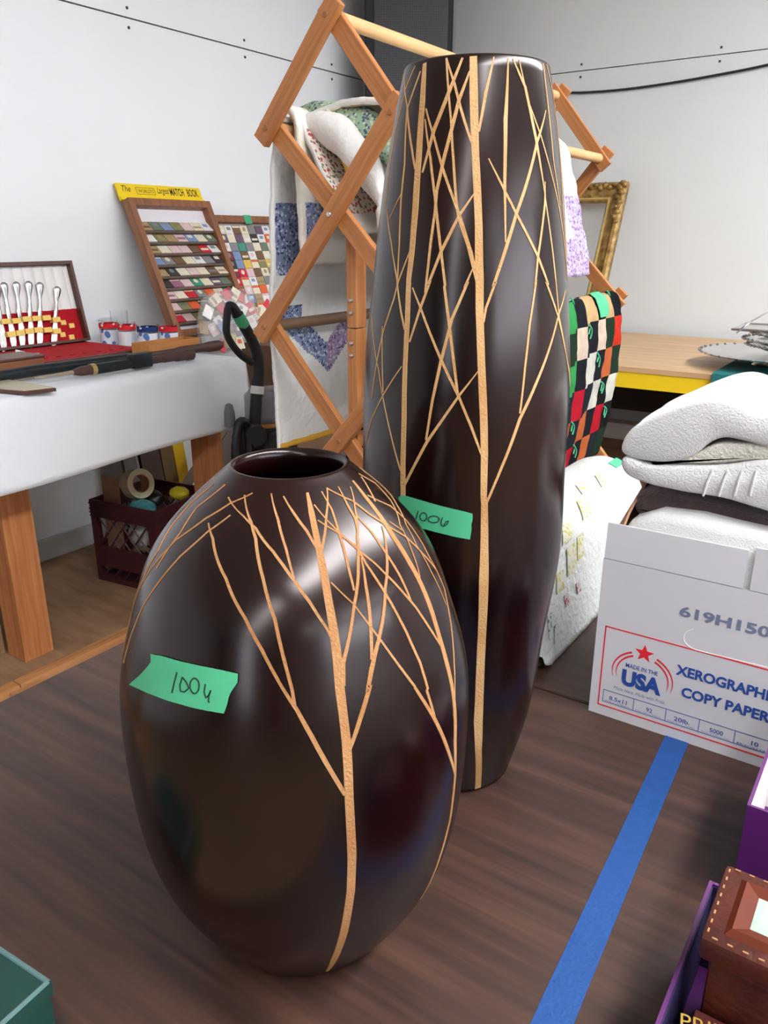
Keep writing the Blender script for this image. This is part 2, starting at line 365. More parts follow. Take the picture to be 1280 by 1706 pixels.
# ceiling lights: two rows of strip fixtures along Y
def ceiling_light(x, y0, y1, lab, k):
    t = thing('ceiling_light', lab, 'ceiling light', (x, (y0 + y1) / 2, HC), 'fluorescent ceiling strips')
    part('housing', MB().box((x - .25, y0, HC - .06), (x + .25, y1, HC)), M_CEIL, t)
    part('diffuser', MB().box((x - .23, y0 + .02, HC - .085), (x + .23, y1 - .02, HC - .061)), mat('lamp_diffuser_%d' % int(k * 100), (250, 252, 255), .4, emit=LAMP * k), t)
for x, ys, row in ((1.0, ((1.5, 4.0), (-1.05, 1.45), (-4.5, -2.0), (-7.05, -4.55), (-9.6, -7.1)), 'over the folding tables'), (5.0, ((1.5, 4.0), (-1.05, 1.45), (-4.6, -2.1)), 'beside the right wall')):
    for n_, (a, b) in enumerate(ys): ceiling_light(x, a, b, 'white ceiling strip light in the row %s, %s from the back wall' % (row, ('first', 'second', 'third', 'fourth', 'fifth')[n_]), (1.2 if n_ < 2 else .5) if x < 2 else .4)

# ------------------------------------------------------------------ foreground tables
TZ = .74
def folding_table(label, x0, x1, y0, y1):
    t = thing('folding_table', label, 'table', ((x0 + x1) / 2, (y0 + y1) / 2, 0), 'brown laminate folding tables')
    part('tabletop', MB().box((x0, y0, TZ - .022), (x1, y1, TZ), bev=.003), M_TABLE, t)
    e = MB()
    e.box((x0 + .006, y0 + .006, TZ - .045), (x1 - .006, y0 + .024, TZ - .022)); e.box((x0 + .006, y1 - .024, TZ - .045), (x1 - .006, y1 - .006, TZ - .022))
    e.box((x0 + .006, y0 + .024, TZ - .045), (x0 + .024, y1 - .024, TZ - .022)); e.box((x1 - .024, y0 + .024, TZ - .045), (x1 - .006, y1 - .024, TZ - .022))
    part('apron', e, M_EDGE, t)
    for x in (x0 + .2, x1 - .2):
        for y in (y0 + .08, y1 - .08): part('leg', MB().tube([(x, y, 0), (x, y, TZ - .022)], .013), M_BLACKM, t, True)
    return t
folding_table('brown woodgrain folding table in front carrying both vases and the blue tape strip', -1.04, .79, .235, .995)
folding_table('brown woodgrain folding table behind the seam, under the rolled white quilt', -.68, 1.15, .999, 1.76)
# blue painter's tape along the table
bt = MB()
L = [(-.201, .985), (-.190, .75), (-.1795, .517), (-.164, .25)]; Rr = [(-.170, .985), (-.159, .75), (-.148, .539), (-.132, .25)]
def tapefn(u, v):
    i = min(int(u * 3), 2); f = u * 3 - i
    a = Vector(L[i]).lerp(Vector(L[i + 1]), f); b = Vector(Rr[i]).lerp(Vector(Rr[i + 1]), f); p = a.lerp(b, v)
    w = .0012 * math.exp(-((p.y - .845 + .3 * (p.x + .17)) / .004) ** 2)
    return (p.x, p.y, TZ + .0008 + w)
bt.grid(tapefn, 120, 6, thick=.0007)
solo('painters_tape', bt, M_BLUE, 'long strip of blue painter\'s tape stuck along the brown table', 'tape', (-.18, .6, TZ), 40)

# ------------------------------------------------------------------ the two carved vases
def spline(zk, rk):
    zk = np.array(zk, float); rk = np.array(rk, float); n = len(zk); A = np.zeros((n, n)); b = np.zeros(n); hh = np.diff(zk); A[0, 0] = A[-1, -1] = 1
    for i in range(1, n - 1):
        A[i, i - 1] = hh[i - 1]; A[i, i] = 2 * (hh[i - 1] + hh[i]); A[i, i + 1] = hh[i]; b[i] = 6 * ((rk[i + 1] - rk[i]) / hh[i] - (rk[i] - rk[i - 1]) / hh[i - 1])
    Mm = np.linalg.solve(A, b)
    def f(z):
        z = np.asarray(z, float); i = np.clip(np.searchsorted(zk, z) - 1, 0, n - 2); t = z - zk[i]; h = hh[i]
        return rk[i] + t * ((rk[i + 1] - rk[i]) / h - h * (2 * Mm[i] + Mm[i + 1]) / 6) + t * t * Mm[i] / 2 + t ** 3 * (Mm[i + 1] - Mm[i]) / (6 * h)
    return f
class Vase:
    def __init__(s, name, label, P, top, rk, inner):
        s.P = np.array(P); s.top = top; s.f = spline(np.linspace(0, top, len(rk)), rk)
        s.o = thing(name, label, 'vase', (P[0], P[1], TZ))
        prof = [(.0005, .004), (rk[0] - .012, .004), (rk[0] - .008, 0), (rk[0] - .003, .0008)]
        zz = np.linspace(.004, top, 90); prof += [(float(s.f(z)), float(z)) for z in zz] + inner[:-5]
        part('body', MB().lathe([(r, z + TZ) for r, z in prof], (P[0], P[1], 0), 160), M_LACQ, s.o, 'all')
        part('inside_wall', MB().lathe([(r, z + TZ) for r, z in inner[-6:]], (P[0], P[1], 0), 96), mat('black_glaze', (9, 8, 8), .1), s.o, 'all')
    def hit(s, px, py):
        d = ray(px, py); t = np.linspace(.25, 1.6, 5401); p = np.outer(t, d); p[:, 2] += CAMZ - TZ
        rr = np.hypot(p[:, 0] - s.P[0], p[:, 1] - s.P[1]); z = p[:, 2]
        r = np.where((z > 0) & (z < s.top), s.f(np.clip(z, 0, s.top)), 0); g = rr - r
        i = int(np.argmax(g < 0))
        if g[i] >= 0: i = int(np.argmin(np.where((z > .002) & (z < s.top), g, 9)))
        q = p[i]; return (math.atan2(q[1] - s.P[1], q[0] - s.P[0]), float(min(max(q[2], .002), s.top - .001)))
    def pt(s, phi, z, lift=0.0):
        r = float(s.f(z)); dr = float(s.f(min(z + 1e-3, s.top)) - s.f(max(z - 1e-3, 0))) / (min(z + 1e-3, s.top) - max(z - 1e-3, 0)); n = Vector((math.cos(phi), math.sin(phi), -dr)).normalized()
        return Vector((s.P[0] + r * math.cos(phi), s.P[1] + r * math.sin(phi), TZ + z)) + n * lift, n
    def stroke(s, mb, pts, rot=0.0, lift=.0005, kw=1.03, minw=0.0):
        """pts: (phi,z,width in metres) -> a strip lying on the surface with shallow side walls"""
        C = []
        for (a, b) in zip(pts[:-1], pts[1:]):
            k = max(2, int(math.hypot((a[0] - b[0]) * .12, a[1] - b[1]) / .006))
            for j in range(k): t = j / k; C.append([a[q] + (b[q] - a[q]) * t for q in range(3)])
        C.append(list(pts[-1])); pos = [s.pt(c[0] + rot, c[1], 0) for c in C]; vs = []; fs = []
        for i, c in enumerate(C):
            p, n = pos[i]; d = (pos[min(i + 1, len(C) - 1)][0] - pos[max(i - 1, 0)][0]); d = d - n * d.dot(n)
            sd = n.cross(d).normalized(); w = max(c[2] * kw, minw) / 2 * (1 + .05 * nz((p.x, p.y, p.z), 40, 3))
            def on(o, l):
                q = p + sd * o; ph = math.atan2(q.y - s.P[1], q.x - s.P[0]); return s.pt(ph, min(max(q.z - TZ, .001), s.top), l)[0]
            vs += [on(-w, -.0004), on(-w * .92, lift), on(0, lift * .7), on(w * .92, lift), on(w, -.0004)]
        for i in range(len(C) - 1):
            for j in range(4): a = i * 5 + j; fs.append((a, a + 1, a + 6, a + 5))
        mb.add(vs, fs)
    def convert(s, st, o, k):
        out = []
        for x, y, w in st:
            px, py = o[0] + x / k, o[1] + y / k; ph, z = s.hit(px, py); q, n = s.pt(ph, z); dep = float(np.dot(np.array(q) - np.array([0, 0, CAMZ]), FW))
            vd = Vector((q.x, q.y, q.z - CAMZ)).normalized(); out.append((ph, z, w / k * dep / FPX))
        for i in range(1, len(out)):      # unwrap
            while out[i][0] - out[i - 1][0] > PI: out[i] = (out[i][0] - 2 * PI, *out[i][1:])
            while out[i][0] - out[i - 1][0] < -PI: out[i] = (out[i][0] + 2 * PI, *out[i][1:])
        return out
A_, B_, C_ = ((590, 80), 3.368), ((590, 460), 3.368), ((590, 820), 3.368)
def Sx(*segs):
    """segments given in (frame, points); returns points in frame (0,0),1"""
    out = []
    for (o, k), pts in segs: out += [(o[0] + p[0] / k, o[1] + p[1] / k, p[2] / k) for p in pts]
    return out
tall = Vase('tall_vase', 'tall slender dark brown vase with tan carved bare trees and green tag', (-.4198, .7745), .805,
            [.0723, .0956, .1056, .117, .1155, .1133, .1035, .0909, .0716],
            [(.0700, .8068), (.0670, .8072), (.0648, .8050), (.0645, .79), (.075, .74), (.09, .62), (.09, .3), (.07, .05), (.0005, .03)])
TALL_R = [   # main trunk and its branches
 Sx((A_, [(670,45,42),(672,250,48),(680,560,44),(692,800,44),(700,1000,44),(702,1200,48)]), (B_, [(705,20,48),(705,200,45),(715,500,46),(728,800,44),(732,1000,42),(728,1240,38)]), (C_, [(732,60,40),(732,250,46),(728,500,56),(718,800,50),(705,1100,50),(697,1290,55),(698,1450,40),(695,1660,36)])),
 Sx((A_, [(785,50,8),(740,250,18),(700,470,14)])), Sx((A_, [(520,50,8),(565,200,14),(600,340,15),(640,470,14),(672,560,12)])),
 Sx((A_, [(520,55,10),(545,400,12),(560,650,14),(575,870,15),(590,960,15),(640,1110,15),(690,1320,12)])),
 Sx((A_, [(755,620,6),(840,790,14),(910,930,15),(1030,1170,17),(1090,1330,14)]), (B_, [(1075,30,14),(1140,215,14),(1180,400,9),(1210,620,6)])),
 Sx((A_, [(1075,350,6),(1025,530,18),(910,930,20),(850,1130,20),(780,1340,17)]), (B_, [(795,30,15),(740,180,14),(728,260,10)])),
 Sx((B_, [(1185,80,5),(1145,220,13),(1030,580,18),(930,800,20),(870,970,18),(745,1270,14)])),
 Sx((A_, [(1070,750,6),(1070,870,15),(1030,1180,15),(1015,1340,12)]), (B_, [(1022,20,12),(985,270,14),(960,500,14),(930,770,12)])),
 Sx((B_, [(330,65,5),(375,180,12),(490,470,15),(590,680,15),(660,850,15),(715,1000,12)])),
 Sx((A_, [(865,60,8),(850,400,24),(845,750,18),(850,1090,8)])),
]
TALL_L = [   # left trunk and its branches
 Sx((A_, [(398,85,28),(385,300,40),(365,600,44),(345,900,42),(325,1150,38)]), (B_, [(308,20,34),(300,250,34),(288,500,32),(282,800,34),(275,1050,34),(276,1225,34)]), (C_, [(276,200,34),(270,800,36),(268,1560,34)])),
 Sx((A_, [(610,55,12),(540,230,22),(450,460,22),(385,700,12)])), Sx((A_, [(650,130,10),(590,290,20),(510,600,20),(465,800,18),(455,920,15),(430,1100,15),(405,1335,13)]), (B_, [(400,95,10)])),
 Sx((A_, [(405,340,8),(450,500,12),(500,680,15),(560,850,15),(600,960,15),(660,1150,15),(700,1310,10)])),
 Sx((A_, [(400,400,6),(430,620,14),(455,830,15),(470,980,15),(490,1150,15),(512,1330,14)]), (B_, [(508,60,14),(535,270,16),(560,480,16),(582,660,14)])),
 Sx((A_, [(672,820,8),(590,940,16),(490,1140,18),(415,1330,15)]), (B_, [(430,25,13),(375,175,16),(312,370,11)])),
 Sx((A_, [(665,1240,8),(620,1345,14)]), (B_, [(640,30,15),(550,240,17),(490,470,18),(440,700,16),(405,920,12)])),
 Sx((B_, [(695,535,6),(590,670,14),(410,930,17),(300,1140,15),(284,1175,12)])),
 Sx((B_, [(270,505,5),(170,660,9),(95,820,8),(70,930,6)])), Sx((A_, [(285,150,5),(300,330,10),(325,560,13),(345,680,12)])),
 Sx((A_, [(345,100,7),(290,230,9),(225,500,11),(190,750,9),(175,900,6)])),
 Sx((A_, [(375,130,9),(300,340,13),(285,650,11),(265,850,11),(255,1100,10),(243,1330,9)])), Sx((A_, [(270,810,5),(200,960,5)])),
 Sx((A_, [(185,900,4),(210,1090,6),(243,1300,9)]), (B_, [(248,80,9),(265,200,11),(286,300,11)])),
 Sx((A_, [(315,1140,6),(250,1310,9)]), (B_, [(225,130,9),(165,310,9),(130,480,8),(100,690,6)])),
 Sx((B_, [(100,220,4),(140,530,6),(175,740,7),(235,1000,9),(262,1090,10)])), Sx((B_, [(160,280,5),(165,650,5)])),
]
TALL_E = [
 Sx((A_, [(890,60,7),(960,220,18),(1020,510,20),(1060,750,11),(1075,860,9),(1115,1150,12),(1135,1340,11)]), (B_, [(1132,30,10),(1150,230,9),(1190,450,8),(1212,610,6)])),
 Sx((A_, [(925,65,6),(980,310,9),(1050,500,10),(1110,720,9),(1150,900,8),(1190,1200,6)])), Sx((A_, [(1060,85,8),(1090,350,10),(1120,650,8),(1155,880,6)])), Sx((A_, [(1080,90,6),(1130,350,7),(1172,900,6),(1196,1300,5)])),
]
def carve(vase, groups, m, extra):
    for k, (grp, rots) in enumerate(groups):
        conv = [vase.convert(g, (0, 0), 1) for g in grp]
        for r in rots:
            mb = MB()
            for i, c in enumerate(conv): vase.stroke(mb, c, r, lift=.00045 + .00004 * (i % 5), minw=.0012)
            part('carved_tree', mb, m, vase.o, 30)
carve(tall, [(TALL_R, (0, 2.6)), (TALL_L, (0, -2.2)), (TALL_E, (0, 1.5))], M_CARVE, None)
# short round vase
D_, E_, F_ = ((190, 730), 4.06), ((470, 730), 3.879), ((190, 1140), 2.098)
short = Vase('round_vase', 'short egg-shaped dark brown vase with wide mouth and carved bare trees', (-.4225, .4769), .4716,
             [.0849, .123, .1454, .1541, .1566, .1531, .137, .111, .0507],
             [(.0495, .4728), (.0475, .4730), (.0455, .4715), (.0440, .468), (.0440, .460), (.052, .448), (.095, .405), (.128, .33), (.13, .15), (.09, .03), (.0005, .02)])
SH_M = [
 Sx((E_, [(163,352,18),(190,480,40),(230,680,44),(265,850,52),(300,1050,56),(335,1250,62),(360,1450,66),(372,1600,66)]), (F_, [(790,20,35),(812,200,34),(822,400,34),(832,600,34),(828,720,32),(805,860,32),(770,960,26),(745,1002,12)])),
 Sx((F_, [(808,385,16),(690,180,17),(640,90,14)]), (D_, [(1140,1690,22),(1000,1430,24),(890,1220,22),(760,950,20),(670,680,18),(640,575,5)])),
 Sx((F_, [(632,75,12)]), (D_, [(1205,1700,24),(1090,1230,24),(1010,950,22),(960,680,22),(930,570,18),(885,385,6)])),
 Sx((E_, [(345,1350,10),(290,1230,18),(180,1060,22),(80,920,22),(0,810,20)]), (D_, [(1080,770,20),(960,610,18),(880,530,12),(775,400,5)])),
 Sx((D_, [(1065,375,6),(1110,550,18),(1165,750,18),(1218,945,14)])), Sx((E_, [(10,375,6),(80,490,18),(160,600,20),(235,730,16)])),
 Sx((E_, [(290,320,8),(285,500,16),(265,680,18),(250,770,14)])), Sx((E_, [(395,1600,30),(395,1450,28),(430,1300,24),(465,1080,22),(490,800,22),(485,640,18),(470,450,14),(440,315,5)])),
 Sx((E_, [(255,345,5),(320,460,14),(370,620,17),(430,850,18),(465,985,16)])), Sx((E_, [(362,315,7),(420,430,16),(470,520,18),(490,620,14)])),
 Sx((E_, [(510,770,10),(540,950,22),(570,1200,26),(580,1430,24)])), Sx((E_, [(645,570,6),(675,750,20),(665,970,22),(645,1200,25),(600,1390,32),(575,1500,36),(550,1640,28)]), (F_, [(895,0,18),(860,120,18),(824,225,14)])),
]
SH_R = [
 Sx((E_, [(455,275,18),(530,370,32),(630,500,42),(720,640,46),(820,800,46),(900,950,46),(970,1130,48),(1030,1330,48),(1080,1520,46)]), (F_, [(1180,0,24),(1192,200,22),(1192,320,18),(1175,470,16),(1140,600,14),(1110,680,12),(1075,750,8)])),
 Sx((E_, [(207,430,4),(290,530,9),(390,630,13),(500,730,15),(600,810,14),(720,930,17),(860,1090,18),(960,1240,19),(1030,1350,16)])),
 Sx((E_, [(230,530,5),(350,605,12),(480,700,15),(540,810,17),(640,960,19),(700,1060,19),(800,1250,21),(890,1450,21),(940,1620,21)]), (F_, [(1092,20,12),(1122,125,12)])),
 Sx((E_, [(315,930,5),(460,1070,11),(550,1190,13),(640,1310,15),(740,1450,17),(860,1610,19)]), (F_, [(1050,10,12),(1122,125,16),(1170,240,16),(1190,310,12)])),
 Sx((E_, [(290,325,6),(460,410,14),(560,490,16),(700,580,14),(800,640,14),(900,740,14),(1000,860,12)])), Sx((E_, [(480,500,9),(580,610,16),(680,760,19),(760,890,19),(835,1060,16)])),
 Sx((E_, [(510,250,6),(560,330,14),(600,410,16)])), Sx((E_, [(550,370,6),(700,440,10),(800,530,10),(950,770,11),(1050,980,13),(1090,1200,15),(1110,1450,13),(1115,1620,11)]), (F_, [(1187,110,8)])),
 Sx((E_, [(500,190,6),(640,280,8),(740,430,10),(800,560,9),(870,700,9),(960,860,10),(1060,1080,8)])), Sx((E_, [(690,540,8),(780,600,9),(840,740,10),(890,900,9)])), Sx((E_, [(495,230,5),(600,290,8),(700,400,8),(760,560,8),(800,640,8)])),
]
SH_L = [
 Sx((D_, [(940,372,5),(790,440,13),(620,545,15),(420,690,16),(270,860,16),(160,1050,14),(110,1200,12),(60,1450,10)])), Sx((D_, [(790,520,6),(640,630,13),(450,800,15),(300,980,15),(190,1150,14),(110,1350,14),(65,1520,12)])),
 Sx((D_, [(675,310,8),(520,440,18),(400,580,18),(300,760,15),(200,950,13),(130,1120,10)])), Sx((D_, [(755,315,4),(560,470,9),(450,640,9),(290,880,8)])),
]
carve(short, [(SH_M, (0, 3.0)), (SH_R, (0, 2.5)), (SH_L, (0,))], M_CARVE2, None)
def price_tape(vase, o, k, top, bot, torn_l, torn_r, strokes, name='price_tape'):
    """a torn rectangle of tape wrapped on the vase with a handwritten number"""
    def pl(P, u):
        d = [0]
        for a, b in zip(P[:-1], P[1:]): d.append(d[-1] + math.hypot(b[0] - a[0], b[1] - a[1]))
        s_ = u * d[-1]
        for i in range(len(P) - 1):
            if s_ <= d[i + 1] + 1e-9: f = (s_ - d[i]) / (d[i + 1] - d[i]); return (P[i][0] + (P[i + 1][0] - P[i][0]) * f, P[i][1] + (P[i + 1][1] - P[i][1]) * f)
        return P[-1]
    def coons(u, v):
        T = pl(top, u); B = pl(bot, u); Lp = pl(torn_l, v); Rp = pl(torn_r, v); c = [0, 0]
        for q in (0, 1):
            c[q] = (1 - v) * T[q] + v * B[q] + (1 - u) * Lp[q] + u * Rp[q] - ((1 - u) * (1 - v) * top[0][q] + u * (1 - v) * top[-1][q] + (1 - u) * v * bot[0][q] + u * v * bot[-1][q])
        return c
    def fn(u, v):
        c = coons(u, v); ph, z = vase.hit(o[0] + c[0] / k, o[1] + c[1] / k); return vase.pt(ph, z, .0011)[0]
    t = part(name, MB().grid(fn, 24, 10, thick=.0003), M_GREEN, vase.o, 40)
    ink = MB()
    for s_ in strokes:
        conv = vase.convert([(x, y, 12) for x, y in s_], o, k); vase.stroke(ink, conv, 0, lift=.0019, minw=.0011)
    part('handwritten_number', ink, M_INK, t)
def loop(cx, cy, rx, ry, a0=0, n=14, span=2 * PI): return [(cx + rx * math.cos(a0 + span * i / n), cy + ry * math.sin(a0 + span * i / n)) for i in range(n + 1)]
price_tape(short, (200, 1070), 6.095, [(325,118),(450,140),(600,185),(800,230),(1000,270),(1205,315)], [(108,428),(300,515),(500,590),(750,660),(900,690),(1062,718)],
    [(325,118),(330,200),(300,240),(220,330),(108,428)], [(1205,315),(1200,405),(1140,490),(1115,540),(1090,650),(1062,718)],
    [[(597,300),(570,400),(545,510)], [(650,350),(625,430),(630,490),(670,500),(715,460),(690,400),(650,350)], loop(772, 438, 46, 78, -1.6), [(880,420),(868,500),(885,560),(915,530),(935,480),(915,540),(910,600),(925,600)]])
price_tape(tall, (660, 810), 9.14, [(48,160),(90,135),(150,140),(400,215),(700,300),(1060,385),(1165,415)], [(150,560),(310,610),(600,690),(900,765),(1125,805)],
    [(48,160),(70,270),(110,420),(150,560)], [(1165,415),(1165,520),(1145,560),(1150,640),(1125,805)],
    [[(350,370),(330,440),(312,515)], loop(428, 458, 52, 62, -2), loop(582, 497, 84, 52, -2.4), [(715,470),(690,540),(700,590),(730,605),(790,565),(806,520),(770,530),(730,590)]])

# ------------------------------------------------------------------ copy-paper box with towels
BX0, BX1, BY0, BY1 = -.311, .127, .981, 1.266; ZC = .979; ZF = 1.030
cb = thing('copy_paper_box', 'white copy paper carton with red-framed blue lettering, filled with towels', 'box', ((BX0 + BX1) / 2, (BY0 + BY1) / 2, TZ))
w = .004
part('front_panel', MB().box((BX0, BY0, TZ), (BX1, BY0 + w, ZC)), M_CARTON, cb)
part('rear_panel', MB().box((BX0, BY1 - w, TZ), (BX1, BY1, ZC)), M_CARTON, cb)
part('side_panel', MB().box((BX0, BY0 + w, TZ), (BX0 + w, BY1 - w, ZC)), M_CARTON, cb); part('side_panel', MB().box((BX1 - w, BY0 + w, TZ), (BX1, BY1 - w, ZC)), M_CARTON, cb)
part('bottom_panel', MB().box((BX0 + w, BY0 + w, TZ), (BX1 - w, BY1 - w, TZ + w)), M_KRAFT, cb)
xg = at(1247, 960, Y=BY0).x
def fl(x0, x1, lean, y=BY0, s=1, z1=ZF):
    return MB().add([(x0, y, ZC + .0012), (x1, y, ZC + .0012), (x1, y + lean, z1), (x0, y + lean, z1), (x0, y + w * s, ZC + .0012), (x1, y + w * s, ZC + .0012), (x1, y + lean + w * s, z1), (x0, y + lean + w * s, z1)],
        [(0, 1, 2, 3), (4, 7, 6, 5), (0, 4, 5, 1), (3, 2, 6, 7), (0, 3, 7, 4), (1, 5, 6, 2)])
part('flap', fl(BX0 + .001, xg - .004, .002), M_CARTON, cb); part('flap', fl(xg + .004, BX1, .0, z1=ZF + .006), M_CARTON, cb)
# left side flap curls up and shows its kraft inside
def lf(u, v): 
    z = ZC + .0012 + (.10 if True else 0) * v * (.45 + .55 * min(1, u * 2.2) ** .7); return (BX0 + .002 + .02 * v * v, BY0 + .006 + (BY1 - BY0 - .01) * u, z)
part('flap', MB().grid(lf, 14, 8, thick=.003), M_KRAFT, cb, 40, label='kraft brown inside of the side flap')
YF = BY0 - .0004
def onface(px, py): p = at(px, py, Y=BY0); p.y = YF; return p
def fline(mb, a, b, t): 
    a = Vector(a); b = Vector(b); d = (b - a).normalized(); n = Vector((-d.z, 0, d.x)) * t / 2
    mb.prism([a - n - d * t / 2, b - n + d * t / 2, b + n + d * t / 2, a + n - d * t / 2], (0, .0003, 0))
TLc = onface(1010, 1043); BLc = onface(997, 1172); fx1 = BX1 - .018
bd = MB(); zt, zb, xl = TLc.z, BLc.z, (TLc.x + BLc.x) / 2
for a, b in (((xl, zt), (fx1, zt)), ((xl, zb), (fx1, zb)), ((xl, zt), (xl, zb)), ((fx1, zt), (fx1, zb))): fline(bd, (a[0], YF, a[1]), (b[0], YF, b[1]), .0018)
part('border', bd, M_RED, cb)
UX, UZ = (1, 0, 0), (0, 0, 1)
def ftext(name, s, x, z, h, m, **k): return text(name, s, m, cb, (x, BY0 - .0001, z), UX, UZ, h, **k)
p = onface(1035, 1140); ph = onface(1038, 1113).z - p.z; pw = onface(1101, 1157).x - p.x
ftext('logo_lettering', 'USA', p.x, p.z, ph, M_NAVY, width=pw, bold=.055)
p = onface(1043, 1110.5); ftext('logo_lettering', 'MADE IN THE', p.x, p.z, .0064, M_NAVY, width=onface(1097, 1121).x - p.x, bold=.012)
p = onface(1023, 1146); ftext('logo_lettering', 'Made Here. Made with Pride.', p.x, p.z - .001, .0052, M_GREYINK, width=onface(1109, 1168).x - p.x, shear=.3)
c = onface(1074, 1089); r = .0135
star = [Vector((c.x + (r if i % 2 == 0 else r * .42) * math.sin(i * PI / 5), YF, c.z + (r if i % 2 == 0 else r * .42) * math.cos(i * PI / 5))) for i in range(10)]
part('logo_star', MB().prism(star, (0, .0003, 0)), M_RED, cb)
ac = onface(1069, 1133); a_ = ac.x - onface(1021, 1122).x
for sgn in (-1, 1):
    for k, rr in enumerate((1.0, .86)):
        arcs = MB(); vs = []; fs = []
        for i in range(13):
            t = i / 12; an = PI / 2 + sgn * (-.42 - t * 1.45); wd = .0026 * (1 - t) ** .7 + .0003
            ca, sa = math.cos(an), math.sin(an); R1 = a_ * rr + wd / 2; R0 = a_ * rr - wd / 2
            for R in (R0, R1): vs.append((ac.x + R * ca * 1.03, YF, ac.z + .004 + R * sa * .92))
        for i in range(12): fs.append((2 * i, 2 * i + 1, 2 * i + 3, 2 * i + 2))
        arcs.add(vs, fs); part('logo_arc', arcs, M_RED, cb)
p = onface(1126, 1123); ftext('lettering', 'XEROGRAPHIC', p.x, p.z, .0155, M_NAVY, bold=.035, width=(onface(1262, 1157).x - p.x) * 1.27)
p = onface(1135, 1160); ftext('lettering', 'COPY PAPER', p.x, p.z, .0155, M_NAVY, bold=.035, width=(onface(1262, 1192).x - p.x) * 1.16)
p = onface(1132, 1026); ftext('lettering', '619H150', p.x, p.z, .0155, M_GREYINK, bold=.03, width=(onface(1268, 1056).x - p.x) * 1.11)
# specification row
xs = [onface(x, y).x for x, y in ((1005, 1160), (1056, 1172), (1110, 1185), (1166, 1200), (1226, 1217))] + [onface(1226, 1217).x + .05]
z1 = onface(1006, 1148).z; z0 = onface(1004, 1167).z
tl = MB(); fline(tl, (xs[0], YF, z1), (xs[-1], YF, z1), .0008); fline(tl, (xs[0], YF, z0), (xs[-1], YF, z0), .0008)
for x in xs: fline(tl, (x, YF, z0), (x, YF, z1), .0008)
part('table_rule', tl, M_NAVY, cb)
for i, s_ in enumerate(('8.5x11', '92', '20lb.', '5000', '10')):
    wd = (xs[i + 1] - xs[i]); n = len(s_) * .0042; xc = (xs[i] + xs[i + 1]) / 2
    ftext('lettering', s_, xc - n / 2, z0 + .0052, .0066, M_NAVY, width=n, bold=.01)
    ftext('lettering', ('216 x 279mm', 'Bright | Brillant | Brillantez', 'Paper | web', 'Sheets | Feuilles | Hojas', 'Reams')[i], xs[i] + wd * .08, z0 + .0015, .0022, M_NAVY, width=wd * .8)
# thumb-hole perforation
hh = [onface(1156, 1048), onface(1143, 1054), onface(1140, 1066), onface(1149, 1077), onface(1165, 1084), onface(1230, 1100), onface(1280, 1112)]
part('perforation', MB().tube([(q.x, BY0, q.z) for q in smoothpath(hh, 5)], .0006, 5), M_WHITECARD, cb)

def soft_extrude(mb, outline, y0, y1, r=.012, amp=.004, seed=1.0, mi=0, ny=10):
    """closed outline in XZ swept along Y with rounded, slightly lumpy ends"""
    O = [Vector((x, 0, z)) for x, z in outline]; n = len(O); N = []
    for i in range(n):
        d = (O[(i + 1) % n] - O[i - 1]).normalized(); N.append(Vector((d.z, 0, -d.x)))
    area = sum(O[i].x * O[(i + 1) % n].z - O[(i + 1) % n].x * O[i].z for i in range(n)); sg = 1 if area > 0 else -1
    rings = [(y0, r), (y0 + r * .3, r * .35), (y0 + r, 0)] + [(y0 + r + (y1 - y0 - 2 * r) * k / ny, 0) for k in range(1, ny)] + [(y1 - r, 0), (y1 - r * .3, r * .35), (y1, r)]
    vs = []
    for y, ins in rings:
        for i in range(n):
            p = O[i] - N[i] * sg * ins * .8; q = Vector((p.x, y, p.z)); k = nz(q, 14, seed) * amp + nz(q, 45, seed) * amp * .08
            vs.append(q + N[i] * sg * k)
    fs = []; K = len(rings)
    for k in range(K - 1):
        for i in range(n): fs.append((k * n + i, k * n + (i + 1) % n, (k + 1) * n + (i + 1) % n, (k + 1) * n + i))
    fs.append(tuple(range(n))); fs.append(tuple((K - 1) * n + i for i in range(n)))
    return mb.add(vs, fs, mi)
def fp(pts, Y, k=5, closed=True):
    P = [at(x, y, Y=Y) for x, y in pts]
    if closed: P = P + [P[0]]
    S = smoothpath(P, k); S = S[:-1] if closed else S
    return [(q.x, q.z) for q in S]
TX1 = BX1 + .01
ptx = lambda x, z: None
# white towel folded inside the box
bt_ = thing('white_towel', 'folded white terry towel tucked down inside the copy paper carton', 'towel', (-.09, 1.12, TZ + .004))
o_ = [(BX0 + .009, TZ + .006), (BX1 - .009, TZ + .006), (BX1 - .009, 1.050), (.0, 1.050), (-.12, 1.050), (-.2, 1.053), (-.25, 1.052), (-.285, 1.035), (BX0 + .010, 1.000)]
part('terry_body', soft_extrude(MB(), [(q.x, q.y) for q in smoothpath([Vector(p + (0,)) for p in o_ + [o_[0]]], 4)[:-1]] if False else o_, BY0 + .008, BY1 - .012, .014, .004, 4, ny=14), M_TOWEL, bt_, 50)
# brown towel
ob = fp([(1066,845),(1090,862),(1150,866),(1285,885),(1285,858),(1180,826),(1120,812),(1080,812),(1064,826)], 1.06)
brown = soft_extrude(MB(), ob, 1.03, 1.24, .012, .003, 6, ny=8)
solo('brown_towel', brown, M_BROWNT, 'dark brown towel folded between the two white towels in the carton', 'towel', (-.15, 1.13, 1.05), 50)
